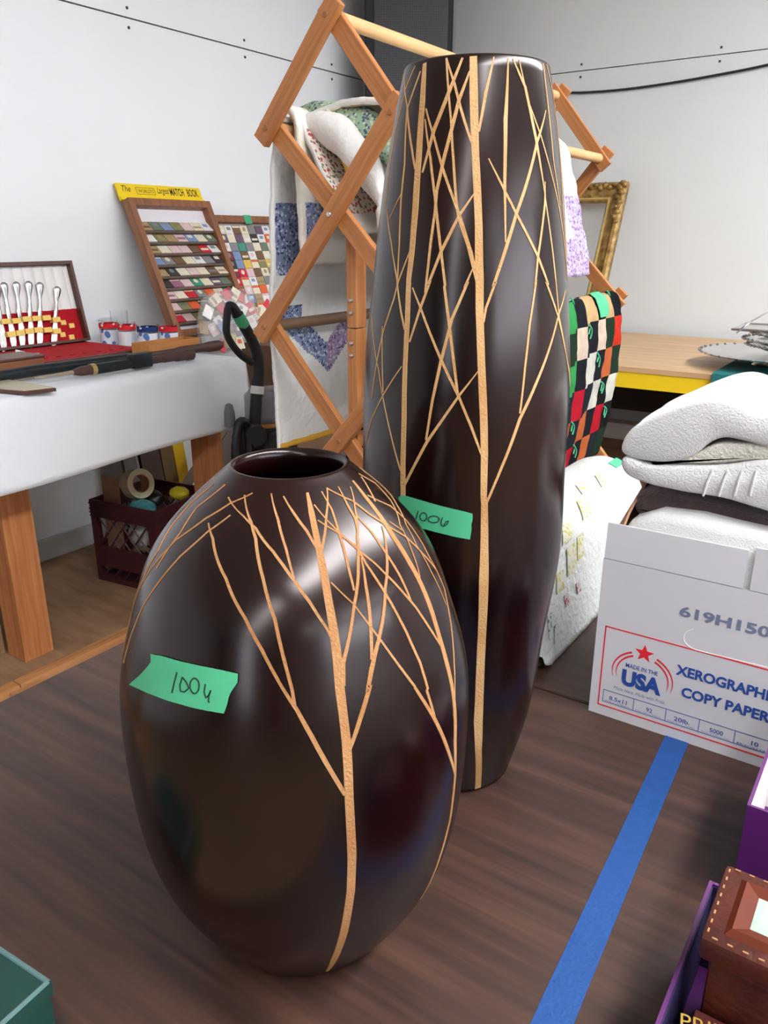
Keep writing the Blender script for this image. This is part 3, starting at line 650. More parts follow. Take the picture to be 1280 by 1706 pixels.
# big white towel on top: folded in half over itself
YT = 1.0
tw = thing('white_towel', 'thick white terry towel with woven bands, heaped on top of the carton', 'towel', (-.12, 1.12, 1.05))
Xr = at(1280, 700, Y=YT).x + .10
low = [at(x, y, Y=YT) for x, y in ((1290,858),(1215,838),(1130,818),(1075,808),(1046,795),(1034,778),(1036,764),(1050,762),(1070,771),(1100,777),(1150,778),(1210,774),(1290,768))]
low = [Vector((Xr, YT, low[0].z - .012))] + low + [Vector((Xr, YT, low[-1].z))]
upp = [at(x, y, Y=YT) for x, y in ((1290,748),(1240,738),(1205,733),(1180,742),(1160,757),(1130,768),(1090,771),(1055,766),(1036,756),(1033,742),(1045,718),(1070,700),(1120,680),(1165,668),(1200,666),(1235,676),(1262,690),(1290,694))]
upp = [Vector((Xr, YT, upp[0].z - .005))] + upp + [Vector((Xr, YT, upp[-1].z - .01))]
mid = [at(x, y, Y=YT) for x, y in ((1290,768),(1200,774),(1120,775),(1080,774),(1110,768),(1150,760),(1190,742),(1230,741),(1290,746))]
mid = [Vector((Xr, YT, mid[0].z))] + mid + [Vector((Xr, YT, mid[-1].z - .004))]
for nm, PP, ya, yb, m in (('lower_fold', low, 1.0, 1.23, M_TOWEL), ('upper_fold', upp, 1.0, 1.24, M_TOWEL)):
    S = smoothpath(PP + [PP[0]], 4)[:-1]
    part(nm, soft_extrude(MB(), [(q.x, q.z) for q in S], ya, yb, .007, .004, 9, ny=14), m, tw, 'all')
S = smoothpath(mid + [mid[0]], 3)[:-1]
part('inner_layers', soft_extrude(MB(), [(q.x, q.z) for q in S], 1.006, 1.22, .004, .001, 3), M_TOWELIN, tw, 'all')
lay = MB()
for k, (a, b) in enumerate((((1163, 757), (1290, 755)), ((1168, 764), (1290, 762)))):
    p = at(*a, Y=1.008); q = at(*b, Y=1.008); lay.tube(smoothpath([p, p.lerp(q, .5) + Vector((0, 0, .001)), q], 6), .0022, 6)
part('hem_layer', lay, M_TOWELIN, tw, True)
bands = MB()
for xa, xb in ((1188, 1172), (1214, 1198), (1238, 1224), (1262, 1250)):
    p = at(xa, 780, Y=1.0); q = at(xb, 826, Y=1.0); bands.tube([(p.x, .9995, p.z - .003), ((p.x + q.x) / 2, .9965, (p.z + q.z) / 2), (q.x, .9995, q.z)], .0016, 6)
part('woven_band', bands, M_TOWEL, tw, True)

# ------------------------------------------------------------------ rolled quilt on the second table
rq = thing('rolled_quilt', 'rolled white quilt with yellow and red patches between tall vase and carton', 'quilt', (-.53, 1.35, TZ))
def rqo(): 
    pts = [(-.405, TZ + .002), (-.425, TZ + .07), (-.440, TZ + .13), (-.460, TZ + .172), (-.50, TZ + .198), (-.545, TZ + .204), (-.60, TZ + .18), (-.64, TZ + .12), (-.655, TZ + .05), (-.65, TZ + .002)]
    S = smoothpath([Vector((x, 0, z)) for x, z in pts], 5); return [(q.x, q.z) for q in S]
RQ = rqo()
M_QROLL = mat('white_quilt_roll', (200, 202, 200), .9, bump=.6, bump_scale=75)
part('quilt_roll', soft_extrude(MB(), RQ, 1.03, 1.66, .04, .002, 2, ny=40), M_QROLL, rq, 'all')
def on_rq(y, s_):    # s_: index along the outline from the right foot
    i = min(int(s_), len(RQ) - 2); f = s_ - i; x = RQ[i][0] * (1 - f) + RQ[i + 1][0] * f; z = RQ[i][1] * (1 - f) + RQ[i + 1][1] * f
    d = Vector((RQ[i + 1][0] - RQ[i][0], 0, RQ[i + 1][1] - RQ[i][1])).normalized(); return Vector((x, y, z)) + Vector((d.z, 0, -d.x)) * .0028
M_PATCHY = print_fabric('yellow_patch', (198, 197, 182), (180, 174, 100), (190, 184, 120), 140); M_PATCHR = print_fabric('red_patch', (192, 180, 180), (170, 86, 98), (184, 128, 134), 160); M_PATCHT = print_fabric('teal_stitch', (194, 196, 194), (90, 134, 142), (196, 198, 196), 170)
def patch(y0, y1, s0, s1, m, sh=0.0): part('patch', MB().grid(lambda u, v: on_rq(y0 + (y1 - y0) * u + sh * v, s0 + (s1 - s0) * v), 5, 5, thick=.0012), m, rq, True)
for a in ((1.18, 1.22, 8, 12, .02), (1.23, 1.26, 9, 12.5, .02), (1.19, 1.23, 13, 16, .03), (1.30, 1.34, 14.5, 18, .03), (1.37, 1.41, 18.5, 21, .02), (1.45, 1.48, 17.5, 20.5, .03), (1.13, 1.16, 7, 9.5, .01)): patch(*a[:4], M_PATCHY, a[4])
for a in ((1.155, 1.17, 4.6, 6.0, .0), (1.21, 1.225, 4.8, 6.2, .0)): patch(*a[:4], M_PATCHR, a[4])
for a in ((1.075, 1.09, 3, 5.5, .01), (1.09, 1.10, 2.2, 3.8, .01)): patch(*a[:4], M_PATCHT, a[4])
part('price_sticker', MB().grid(lambda u, v: on_rq(1.575 + .05 * u, 19.0 + 2.2 * v), 4, 4, thick=.002), M_GREEN, rq, True)

# ------------------------------------------------------------------ right foreground: purple boxes, leather box, book
def open_tray(name, label, cat, x0, x1, y0, y1, z0, z1, mo, mi_, t=.003):
    o = thing(name, label, cat, ((x0 + x1) / 2, (y0 + y1) / 2, z0))
    part('bottom_panel', MB().box((x0, y0, z0), (x1, y1, z0 + t)), mo, o)
    for lo, hi, ilo, ihi in (((x0, y0, z0 + t), (x0 + t, y1, z1), (x0 + t, y0 + t, z0 + t), (x0 + t + .001, y1 - t, z1 - .001)), ((x1 - t, y0, z0 + t), (x1, y1, z1), (x1 - t - .001, y0 + t, z0 + t), (x1 - t, y1 - t, z1 - .001)),
            ((x0 + t, y0, z0 + t), (x1 - t, y0 + t, z1), (x0 + t, y0 + t, z0 + t), (x1 - t, y0 + t + .001, z1 - .001)), ((x0 + t, y1 - t, z0 + t), (x1 - t, y1, z1), (x0 + t, y1 - t - .001, z0 + t), (x1 - t, y1 - t, z1 - .001))):
        s_ = part('side_panel', MB().box(lo, hi), mo, o); part('lining', MB().box(ilo, ihi), mi_, s_)
    e = MB()
    e.box((x0 - .0003, y0, z1), (x0 + t, y1, z1 + .0012)); e.box((x1 - t, y0, z1), (x1, y1, z1 + .0012)); e.box((x0 + t, y0, z1), (x1 - t, y0 + t, z1 + .0012)); e.box((x0 + t, y1 - t, z1), (x1 - t, y1, z1 + .0012))
    part('rim', e, M_PURPLEE, o); return o
open_tray('purple_box', 'purple card box with white inside, beside the copy paper carton', 'box', -.064, .18, .728, .905, TZ, .86, M_PURPLE, M_WHITECARD)
open_tray('purple_box', 'purple card tray at the right edge, holding the leather box', 'box', -.074, .17, .36, .632, TZ, .838, M_PURPLE, mat('blue_card', (40, 32, 72), .6))
lb = thing('leather_box', 'brown stitched leather box with a picture-frame lid, in the purple tray', 'box', (.02, .55, .745))
part('body', MB().box((-.052, .516, .7435), (.115, .592, .868), bev=.005), M_LEATHER, lb, 30)
lid = part('lid', MB().box((-.060, .508, .872), (.122, .598, .893), bev=.004), M_LEATHER, lb, 30)
part('hinge_gap', MB().box((-.048, .52, .868), (.11, .588, .872)), M_BLACKM, lb)
fr = MB(); xo0, xo1, yo0, yo1 = -.046, .108, .520, .586; xi0, xi1, yi0, yi1 = -.030, .092, .536, .572
Oo = [(xo0, yo0), (xo1, yo0), (xo1, yo1), (xo0, yo1)]; Ii = [(xi0, yi0), (xi1, yi0), (xi1, yi1), (xi0, yi1)]; Mm_ = [(x + (.005 if x < .03 else -.005), y + (.005 if y < .55 else -.005)) for x, y in Oo]
V = [(x, y, .8925) for x, y in Oo] + [(x, y, .8975) for x, y in Mm_] + [(x, y, .8935) for x, y in Ii]
fr.add(V, [(i, (i + 1) % 4, 4 + (i + 1) % 4, 4 + i) for i in range(4)] + [(4 + i, 4 + (i + 1) % 4, 8 + (i + 1) % 4, 8 + i) for i in range(4)])
part('picture_bevel', fr, M_LEATHERL, lid); part('picture', MB().box((xi0, yi0, .892), (xi1, yi1, .8938)), M_PHOTO, lid)
st = MB()
for i in range(16):
    x = -.052 + i * .0108; st.box((x, .5115, .8925), (x + .004, .5128, .8938)); st.box((x, .5932, .8925), (x + .004, .5945, .8938))
for i in range(8):
    y = .516 + i * .0102; st.box((-.0565, y, .8925), (-.0552, y + .004, .8938))
part('stitching', st, M_THREAD, lid)
rb = thing('red_book', 'red covered book with gold title lying in the purple tray', 'book', (.02, .44, .7435))
part('pages', MB().box((-.050, .385, .747), (.128, .502, .822)), M_WHITECARD, rb)
cv = part('cover', MB().box((-.054, .380, .822), (.132, .506, .8265), bev=.0015), M_REDBOOK, rb)
part('cover', MB().box((-.054, .380, .7435), (.132, .506, .747)), M_REDBOOK, rb); part('spine', MB().box((-.054, .5025, .747), (.132, .506, .822)), M_REDBOOK, rb)
p = at(1134, 1712, Z=.8267)
text('title_lettering', 'PRIN', M_GOLDINK, cv, (p.x, p.y, .8266), (.97, .24, 0), (-.24, .97, 0), .0125, bold=.0, kx=.95)
# dark green box corner at lower left
ga = at(80, 1636, Z=.80); gb = at(0, 1582, Z=.80); gc = at(0, 1704, Z=.80)
d1 = (gb - ga).normalized(); d2 = Vector((-d1.y, d1.x, 0)); 
if d2.dot(gc - ga) < 0: d2 = -d2
gq = [ga, ga + d1 * .16, ga + d1 * .16 + d2 * .11, ga + d2 * .11]
gt = thing('green_box', 'dark green glossy plastic box at the lower left corner', 'box', ((ga + gq[2]) / 2).to_tuple()[:2] + (TZ,))
part('body', MB().prism([Vector((q.x, q.y, TZ)) for q in gq], (0, 0, .046)), M_GREENBOX, gt)
ct = sum(gq, Vector()) / 4
part('lid', MB().prism([Vector((q.x, q.y, TZ + .046)) + (Vector((q.x - ct.x, q.y - ct.y, 0)).normalized() * .003) for q in gq], (0, 0, .014)), M_GREENBOX, gt)
gr = MB()
for i in range(4):
    a = Vector((gq[i].x, gq[i].y, .80)); b = Vector((gq[(i + 1) % 4].x, gq[(i + 1) % 4].y, .80)); gr.tube([a, b], .0022, 8)
part('lid_edge', gr, M_GREENEDGE, gt, True)

#PART2
# ------------------------------------------------------------------ wooden accordion rack with quilts
YNr, YFr = 1.40, 2.53
J = dict(A=(-1.084, 1.797), L1=(-1.250, 1.610), R1=(-.932, 1.615), C1=(-1.086, 1.435), L2=(-1.285, 1.192), R2=(-.848, 1.205), C2=(-1.072, .950), L3=(-1.33, .66), R3=(-.806, .652), C3=(-1.07, .36), L4=(-1.38, .0), R4=(-.755, .0))
rack = thing('accordion_rack', 'tall wooden accordion drying rack holding quilts behind the tall vase', 'drying rack', (-1.08, 1.96, 0))
BW, BT = .038, .018
def slat(a, b, y, e0, e1, m=None):
    a = Vector((a[0], y, a[1])); b = Vector((b[0], y, b[1])); d = (b - a).normalized(); L = (b - a).length; ang = math.atan2(d.x, d.z)
    # local Z along the slat so the grain follows it
    mb = MB().box((-BW / 2, -BT / 2, -e0), (BW / 2, BT / 2, L + e1), bev=.002)
    o = link('slat', mb.mesh('slat', M_PINE), rack); o.location = a - Vector(rack.location); o.rotation_euler = (0, ang, 0)
    return o
def floorcut(k): return -.005 if k in ('L4', 'R4') else .034
for yo, yi in ((YNr - .0095, YNr + .0095), (YFr + .0095, YFr - .0095)):
    for a, b in (('A', 'L1'), ('R1', 'L2'), ('R2', 'L3'), ('R3', 'L4')): slat(J[a], J[b], yo, .034, -.012 if b == 'L4' else .034)
    for a, b in (('A', 'R1'), ('L1', 'R2'), ('L2', 'R3'), ('L3', 'R4')): slat(J[a], J[b], yi, .034, -.012 if b == 'R4' else .034)
    s_ = 1 if yo > yi else -1
    for k in ('A', 'L1', 'R1', 'C1', 'L2', 'R2', 'C2', 'L3', 'R3', 'C3'):
        y = yo + s_ * BT / 2; x, z = J[k]
        part('bolt', MB().lathe([(.0001, 0), (.0062, 0), (.0058, .002), (.003, .0032), (.0001, .0034)], (0, 0, 0), 12).__class__() if False else MB().tube([(x, y - s_ * .001, z), (x, y + s_ * .0022, z)], [.0065, .005], 12), M_STEEL if k in ('C1',) else mat('plug_wood', (150, 98, 56), .6), rack, True)
for k, m in (('A', M_DOWEL), ('L1', M_DOWEL), ('R1', M_DOWEL), ('L2', M_DOWELD), ('R2', M_DOWEL), ('L3', M_DOWEL), ('R3', M_DOWEL), ('C2', M_DOWEL)):
    part('dowel', MB().tube([(J[k][0], YNr + .018, J[k][1]), (J[k][0], YFr - .018, J[k][1])], .0135, 14), m, rack, True)
# hinged upright between the slats, with steel screws
PXc = at(594, 520, Y=1.44).x
def zp(py): return at(594, py, Y=1.44).z
zj = zp(546)
for z0, z1 in ((.93, zj - .001), (zj + .001, 1.40)):
    mb = MB().box((-.013, -.019, 0), (.013, .019, z1 - z0), bev=.0015); o = link('upright', mb.mesh('upright', M_PINE), rack); o.location = Vector((PXc, 1.441, z0)) - Vector(rack.location)
for py in (500, 521, 571, 591): 
    z = zp(py); part('screw', MB().tube([(PXc - .001, 1.4222, z), (PXc - .001, 1.4195, z), (PXc - .001, 1.4175, z)], [.0055, .005, .002], 12), M_STEEL, rack, True)

# white star quilt draped over the top rungs
qa = thing('white_quilt', 'white patchwork quilt with blue print patches draped over the rack\'s upper rungs', 'quilt', (-1.15, 1.85, .88))
def drape(path, y0, y1, seed, amp=.008, skew=None, k=8):
    S = smoothpath([Vector((x, 0, z)) for x, z in path], k); d = [0]
    for a, b in zip(S[:-1], S[1:]): d.append(d[-1] + (b - a).length)
    def fn(u, v):
        t = u * d[-1]; i = 0
        while i < len(S) - 2 and d[i + 1] < t: i += 1
        f = (t - d[i]) / max(d[i + 1] - d[i], 1e-9); p = S[i].lerp(S[i + 1], f); y = y0 + (y1 - y0) * v
        if skew: y += skew(u, v)
        q = Vector((p.x, y, p.z)); tn = (S[min(i + 1, len(S) - 1)] - S[i]).normalized()
        n = Vector((-tn.z, 0, tn.x))
        w = nz((p.x * .4, y, p.z * .4), 7, seed) * amp + nz(q, 22, seed) * amp * .5 + nz(q, 60, seed + 3) * amp * .2
        return q + n * w
    return fn, d[-1]
# inner flap and its patches (seen between the slats), over the left rung, outer flap behind it
outer = [(-1.302, .885), (-1.305, 1.0), (-1.315, 1.19), (-1.30, 1.40), (-1.285, 1.56), (-1.268, 1.625), (-1.245, 1.638)]
fn, L_ = drape(outer, 1.432, 2.30, 1.0, .007)
def mf(u, v):
    z = .885 + u * .76
    if z < .902: return 1
    # band of star points, placed in (y, height)
    y = 1.43 + .87 * v
    if z > 1.30: return 2 if (1.44 < y < 1.56 and z < 1.46) else 0
    yy = (y - 1.43) % .42
    zt = 1.225 - abs(yy - .21) * .0
    tri = .21 - abs(yy - .21)          # 0 at edges, .21 at the tip
    if 1.05 + (.21 - tri) * .75 < z < 1.19 and z < 1.05 + (.21 - tri) * .75 + .075: return 2 if yy < .21 else 3
    if 1.19 <= z < 1.23 and yy < .11: return 2
    return 0
part('outer_flap', MB().grid(fn, 150, 190, mfn=mf, thick=.010), [M_QUILT, M_YBIND, M_BLUEPR, M_PURPR], qa, 'all')
fn, L_ = drape([(-1.212, 1.33), (-1.218, 1.45), (-1.221, 1.56), (-1.226, 1.625), (-1.25, 1.652)], 1.436, 1.80, 5.0, .008)
part('inner_flap', MB().grid(fn, 40, 50, mfn=lambda u, v: 1 if (.12 < u < .40 and .04 < v < .22) else 0, thick=.012), [M_QGREY, M_BLUEPR], qa, 'all')
top = [(-1.258, 1.634), (-1.225, 1.652), (-1.16, 1.668), (-1.06, 1.668), (-.97, 1.655), (-.925, 1.635), (-.895, 1.58), (-.86, 1.46), (-.83, 1.36), (-.822, 1.29)]
fn, L_ = drape(top, 1.50, 2.22, 2.0, .012)
def mt(u, v):
    if v < .012: return 1
    if .36 < u < .52 and (v * 5) % 1 < .8 and v > .1: return 2
    if u > .86: return 3
    if u > .70 and .86 < v: return 3
    if u < .10 and v > .03: return 2
    return 0
part('top_fold', MB().grid(fn, 80, 80, mfn=mt, thick=.014), [M_QUILT, M_YBIND, M_GREENPR, M_PURPR], qa, 'all')
fl_ = [(-1.246, 1.645), (-1.212, 1.64), (-1.185, 1.585), (-1.15, 1.525), (-1.118, 1.47), (-1.095, 1.40)]
fn, L_ = drape(fl_, 1.455, 1.95, 7.0, .006)
part('floral_fold', MB().grid(fn, 50, 40, mfn=lambda u, v: 1 if .22 < u < .86 else 0, thick=.012), [M_QUILT, M_FLORAL], qa, 'all')
fl2 = [(-1.175, 1.625), (-1.15, 1.602), (-1.112, 1.55), (-1.085, 1.50)]
fn, L_ = drape(fl2, 1.470, 2.0, 8.0, .006)
part('gold_fold', MB().grid(fn, 40, 30, thick=.010), [M_YBIND], qa, 'all')
fl3 = [(-1.18, 1.655), (-1.12, 1.60), (-1.06, 1.53), (-1.0, 1.47), (-.965, 1.40), (-.95, 1.33), (-.955, 1.26)]
fn, L_ = drape(fl3, 1.50, 2.05, 9.0, .008)
part('white_fold', MB().grid(fn, 50, 40, mfn=lambda u, v: 1 if v < .015 else 0, thick=.012), [M_QUILT, M_YBIND], qa, 'all')
# puffy rolled edge facing the room
def fold_roll(pts, r0, r1, seed):
    c = smoothpath(pts, 10); n = len(c); mb = MB(); mb.tube(c, [r0 + r1 * math.sin(PI * min(1, (i + 3) / n * 1.1)) ** .7 if i < n - 6 else r0 * 1.5 for i in range(n)], 22)
    mb.v = [tuple(Vector(p) + Vector((nz(p, 16, seed), nz(p, 16, seed + 4) * .6, nz(p, 16, seed + 8))) * .012) for p in mb.v]; return mb
part('print_fold', fold_roll([at(496, 196, Y=1.55), at(540, 196, Y=1.54), at(585, 208, Y=1.54), at(625, 226, Y=1.54), at(662, 262, Y=1.55), at(690, 320, Y=1.56)], .012, .030, 31), M_GREENPR, qa, 'all')
rl = fold_roll([at(506, 205, Y=1.50), at(538, 210, Y=1.49), at(576, 232, Y=1.485), at(608, 270, Y=1.485), at(630, 318, Y=1.49), at(642, 380, Y=1.50)], .010, .026, 4)
part('rolled_fold', rl, M_QUILT, qa, 'all')
# dark velvet patchwork quilt over the right-hand rung
PAL = [(16, 17, 20), (24, 26, 34), (214, 178, 128), (226, 204, 182), (190, 22, 44), (214, 52, 30), (64, 42, 24), (44, 48, 54), (30, 52, 36), (64, 66, 30), (204, 106, 58), (222, 220, 208), (28, 34, 44), (58, 158, 84)]
PM = [mat('velvet_patch_%s' % n, tuple(int(q * .84) for q in c), .95, spec=.15, noise_amt=.2, noise_scale=30) for n, c in zip(('black', 'ink', 'tan', 'cream', 'crimson', 'scarlet', 'brown', 'charcoal', 'forest', 'olive', 'rust', 'ivory', 'navy', 'emerald'), PAL)]
pq = thing('velvet_quilt', 'dark multicoloured velvet patchwork quilt hanging from the rack\'s right rung', 'quilt', (-.86, 2.0, .74))
path = [(-1.088, .80), (-1.092, .90), (-1.085, .955), (-1.06, .975), (-.98, 1.06), (-.905, 1.15), (-.865, 1.21), (-.845, 1.228), (-.822, 1.215), (-.806, 1.16), (-.800, 1.06), (-.805, .95), (-.815, .85), (-.83, .755), (-.84, .715)]
fn, LQ = drape(path, 1.435, 2.47, 4.0, .010)
NY, NS = 15, 12
rng = random.Random(12); tab = [[rng.choice((0, 0, 1, 7, 12, 8, 2, 3, 4, 5, 6, 9, 10, 11, 13, 0)) for _ in range(NS)] for _ in range(NY)]
for i in range(NY):
    for j in range(NS):
        if (i + j) % 2 == 0: tab[i][j] = (0, 1, 12, 7, 8)[rng.randrange(5)]
        elif tab[i][j] in (0, 1, 12, 7): tab[i][j] = (2, 4, 3, 6, 2, 10, 11, 5, 9)[rng.randrange(9)]
pass
part('patchwork', MB().grid(fn, NS * 8, NY * 5, mfn=lambda u, v: tab[min(int(v * NY), NY - 1)][min(int(u * NS + .15 * math.sin(v * 9)), NS - 1)], thick=.012), PM, pq, 'all')
M_YARN = mat('green_yarn', (72, 178, 128), .8)
for i in range(NY):
    for j in range(5, NS):
        if (i * 3 + j) % 4 == 0:
            p = fn((j + .05) / NS, (i + .02) / NY) + Vector((.006, -.002, .0)); a = rng.uniform(-.5, .5)
            yb = MB(); yb.tube(smoothpath([p + Vector((0, -.012, .012 + a * .01)), p + Vector((.004, 0, 0)), p + Vector((.002, .010, -.012)), p + Vector((.0, .006 + a * .01, -.03))], 4), .0022, 5); yb.tube([p, p + Vector((.002, -.012, -.016 + a * .01))], .002, 5)
            part('yarn_tie', yb, M_YARN, pq, True)
tk = MB().grid(lambda u, v: fn(.50 + .07 * v, .80 + .07 * u) + Vector((.004, 0, .004)), 4, 4, thick=.002)
part('price_tape', tk, M_GREEN, pq, True)
bl = MB().grid(lambda u, v: (-.852 - .012 * v + nz((u, v, 2), 3) * .004, 2.33 + .13 * u, .725 - .05 * v + .02 * u), 6, 4, thick=.006)
part('blue_lining', bl, mat('blue_lining', (36, 120, 200), .8), pq, True)

# ------------------------------------------------------------------ speaker in the corner
SM = Matrix.Translation((-2.625, 4.075, 0)) @ Matrix.Rotation(math.radians(33.5), 4, 'Z')
sp = thing('loudspeaker', 'tall black loudspeaker with wire grille standing in the room corner', 'speaker', M=SM)
def sb(name, mb, m, sm=False, parent=None): return part(name, mb, m, parent or sp, sm, world=False)
wS = .236
sb('plinth', MB().box((-wS, -.20, 0), (wS, .18, 1.28), bev=.012), M_BLACKM)
sb('cabinet', MB().box((-wS, -.20, 1.283), (wS, .18, 3.0), bev=.012), M_BLACKM)
gm = bpy.data.materials.new('wire_grille'); gm.use_nodes = True; nt = gm.node_tree; b = nt.nodes['Principled BSDF']; b.inputs['Roughness'].default_value = .45
tc = nt.nodes.new('ShaderNodeTexCoord'); vo = nt.nodes.new('ShaderNodeTexVoronoi'); vo.inputs['Scale'].default_value = 90; vo.inputs['Randomness'].default_value = .1
rp = nt.nodes.new('ShaderNodeValToRGB'); rp.color_ramp.elements[0].color = (.005, .005, .006, 1); rp.color_ramp.elements[1].color = (.038, .038, .042, 1); rp.color_ramp.elements[0].position = .25; rp.color_ramp.elements[1].position = .6
nt.links.new(tc.outputs['Object'], vo.inputs['Vector']); nt.links.new(vo.outputs['Distance'], rp.inputs['Fac']); nt.links.new(rp.outputs['Color'], b.inputs['Base Color'])
sb('grille', MB().box((-.185, -.206, 1.34), (.195, -.199, 2.545), bev=.003), gm)
hf = MB(); x0, x1, z0, z1 = -.18, .18, 2.57, 2.93
hf.box((x0, -.208, z0), (x1, -.199, z0 + .03)); hf.box((x0, -.208, z1 - .03), (x1, -.199, z1)); hf.box((x0, -.208, z0 + .03), (x0 + .03, -.199, z1 - .03)); hf.box((x1 - .03, -.208, z0 + .03), (x1, -.199, z1 - .03))
sb('horn_frame', hf, M_BLACK)
hn = MB(); o4 = [(-.16, z0 + .03), (.16, z0 + .03), (.16, z1 - .03), (-.16, z1 - .03)]; i4 = [(-.05, 2.70), (.06, 2.70), (.06, 2.80), (-.05, 2.80)]
hn.add([(x, -.2025, z) for x, z in o4] + [(x, -.2005, z) for x, z in i4], [(i, (i + 1) % 4, 4 + (i + 1) % 4, 4 + i) for i in range(4)])
sb('horn', hn, mat('grey_horn', (92, 94, 98), .4)); sb('horn_throat', MB().box((-.05, -.2012, 2.62), (.06, -.2, 2.80)), M_BLACK)
sb('edge_trim', MB().box((.222, -.2055, 1.30), (.236, -.198, 2.98)), mat('grey_trim', (110, 112, 114), .4))

# black cable along the back wall
cps = [at(x, y, Y=YW - .012) for x, y in ((930, 155), (975, 154), (1040, 149), (1120, 138), (1200, 124), (1280, 108))]
cps = [cps[0] + Vector((-.6, 0, .03))] + cps + [cps[-1] + Vector((.5, 0, .06))]
solo('cable', MB().tube(smoothpath(cps, 6), .006, 6), M_BLACK, 'thin black cable sagging along the back wall', 'cable', cps[3], True)

# ------------------------------------------------------------------ right back table
RT0 = .89
pt_ = thing('plywood_table', 'plywood display table with yellow painted front edge at back wall', 'table', (-.9, 3.85, 0))
part('tabletop', MB().box((-2.1, 3.22, RT0 - .02), (1.4, 4.44, RT0)), M_PLYR, pt_)
part('fascia', MB().box((-2.1, 3.225, RT0 - .085), (1.4, 3.262, RT0 - .0205)), M_YELLOW, pt_, label='yellow painted front board')
for x in (-2.0, -.35, 1.3):
    for y in (3.27, 4.33): part('leg', MB().box((x, y, 0), (x + .09, y + .04, RT0 - .021)), M_STUD, pt_)
part('shelf', MB().box((-2.1, 3.33, .32), (1.4, 4.32, .34)), M_PLY, pt_)
part('back_board', MB().box((-2.05, 4.385, .47), (1.35, 4.41, RT0 - .021)), mat('dark_board', (66, 48, 40), .6, noise_amt=.3, noise_scale=4), pt_, label='dark brown back board')
solo('long_white_box', MB().box((-1.52, 4.2, .341), (-1.24, 4.30, .43), bev=.004), M_WHITECARD, 'low white box on the shelf under the plywood table', 'box', (-1.38, 4.25, .341))
gc_ = MB()
def gcl(u, v):
    x = -.668 + 1.9 * v; s_ = u * 1.55
    if s_ < .95: y, z = 4.16 - s_, RT0 + .009
    else: y, z = 3.21 - .006 - .012 * math.sin(v * 40) * (s_ - .95), RT0 + .009 - (s_ - .95)
    if .93 < s_ < .97: z -= .003
    return (x, y, z)
gc_.grid(gcl, 62, 80, thick=.003)
solo('green_tablecloth', gc_, M_TEAL, 'dark teal green tablecloth hanging over the plywood table front', 'tablecloth', (-.1, 3.4, .3), True)
# silver platters
def platter(name, label, c, r, depth, lifted, tilt=(0, 0), handles=False):
    M = Matrix.Translation(c) @ Matrix.Rotation(tilt[0], 4, 'X') @ Matrix.Rotation(tilt[1], 4, 'Y')
    t = thing(name, label, 'silver dish', M=M)
    pr = [(.0005, .004), (r * .62, .004), (r * .68, .006), (r * .74, depth * .75), (r * .97, depth), (r, depth + .003), (r * .98, depth - .002), (r * .74, depth * .7 - .002), (r * .66, .001), (.0005, 0)]
    mb = MB().lathe([(a, z + lifted) for a, z in pr], (0, 0, 0), 64)
    part('dish', mb, M_SILVER, t, 30, world=False)
    if lifted > .01: part('foot', MB().lathe([(.0005, 0), (r * .32, 0), (r * .30, .006), (r * .12, lifted * .5), (r * .2, lifted + .002), (.0005, lifted + .002)], (0, 0, 0), 32), M_SILVER, t, 30, world=False)
    bd_ = MB(); n = 40
    for i in range(n):
        a = 2 * PI * i / n; x, y = r * .985 * math.cos(a), r * .985 * math.sin(a)
        bd_.lathe([(.0003, -.006), (.006, -.003), (.007, .0), (.006, .003), (.0003, .006)], (x, y, lifted + depth + .002), 6)
    q = part('beaded_rim', bd_, M_SILVER, t, True, world=False); q['kind'] = 'stuff'
    return t
pc = at(1300, 592, Z=RT0 + .05)
platter('silver_platter', 'wide footed silver platter with beaded rim on the teal cloth', (pc.x, pc.y, RT0 + .0095), .31, .014, .035)
def stack(px, py, r, n, cols):
    pass
z = RT0 + .0095 + .035 + .006
cxy = (pc.x + .03, pc.y + .05)
for i, (r, d, lab) in enumerate(((.17, .018, 'lowest'), (.20, .020, 'second'), (.185, .022, 'third'))):
    platter('silver_bowl', '%s silver dish in the stack piled on the wide platter' % lab, (cxy[0] + .012 * i, cxy[1], z), r, d, .016); z += .016 + .0045
    z += .0015
tt = thing('silver_tray', 'flat silver tray lying on top of the stacked dishes', 'tray', (cxy[0], cxy[1], z + .027))
part('tray_plate', MB().box((cxy[0] - .21, cxy[1] - .13, z + .027), (cxy[0] + .25, cxy[1] + .13, z + .033), bev=.002), M_SILVER, tt)
part('tray_rim', MB().tube([(cxy[0] - .21, cxy[1] - .13, z + .033), (cxy[0] + .25, cxy[1] - .13, z + .033), (cxy[0] + .25, cxy[1] + .13, z + .033), (cxy[0] - .21, cxy[1] + .13, z + .033)], .005, 6, closed=True), M_SILVER, tt, True)
hp = [at(1228, 555, Y=pc.y - .12), at(1245, 540, Y=pc.y - .14), at(1262, 530, Y=pc.y - .12), at(1281, 520, Y=pc.y - .08), at(1310, 512, Y=pc.y - .05), at(1345, 530, Y=pc.y - .06)]
part('wire_handle', MB().tube(smoothpath(hp, 5), .0035, 6), M_SILVER, tt, True)
sp_ = at(1240, 598, Z=RT0 + .01)
solo('silver_spoon', MB().tube(smoothpath([sp_, sp_ + Vector((.03, .02, .012)), sp_ + Vector((.06, .05, .02))], 5), [.006, .006, .006, .006, .005, .005, .005, .005, .005, .004, .004], 8, flat=.4), M_SILVER, 'curved silver handle poking out below the wide platter', 'spoon', sp_, True)

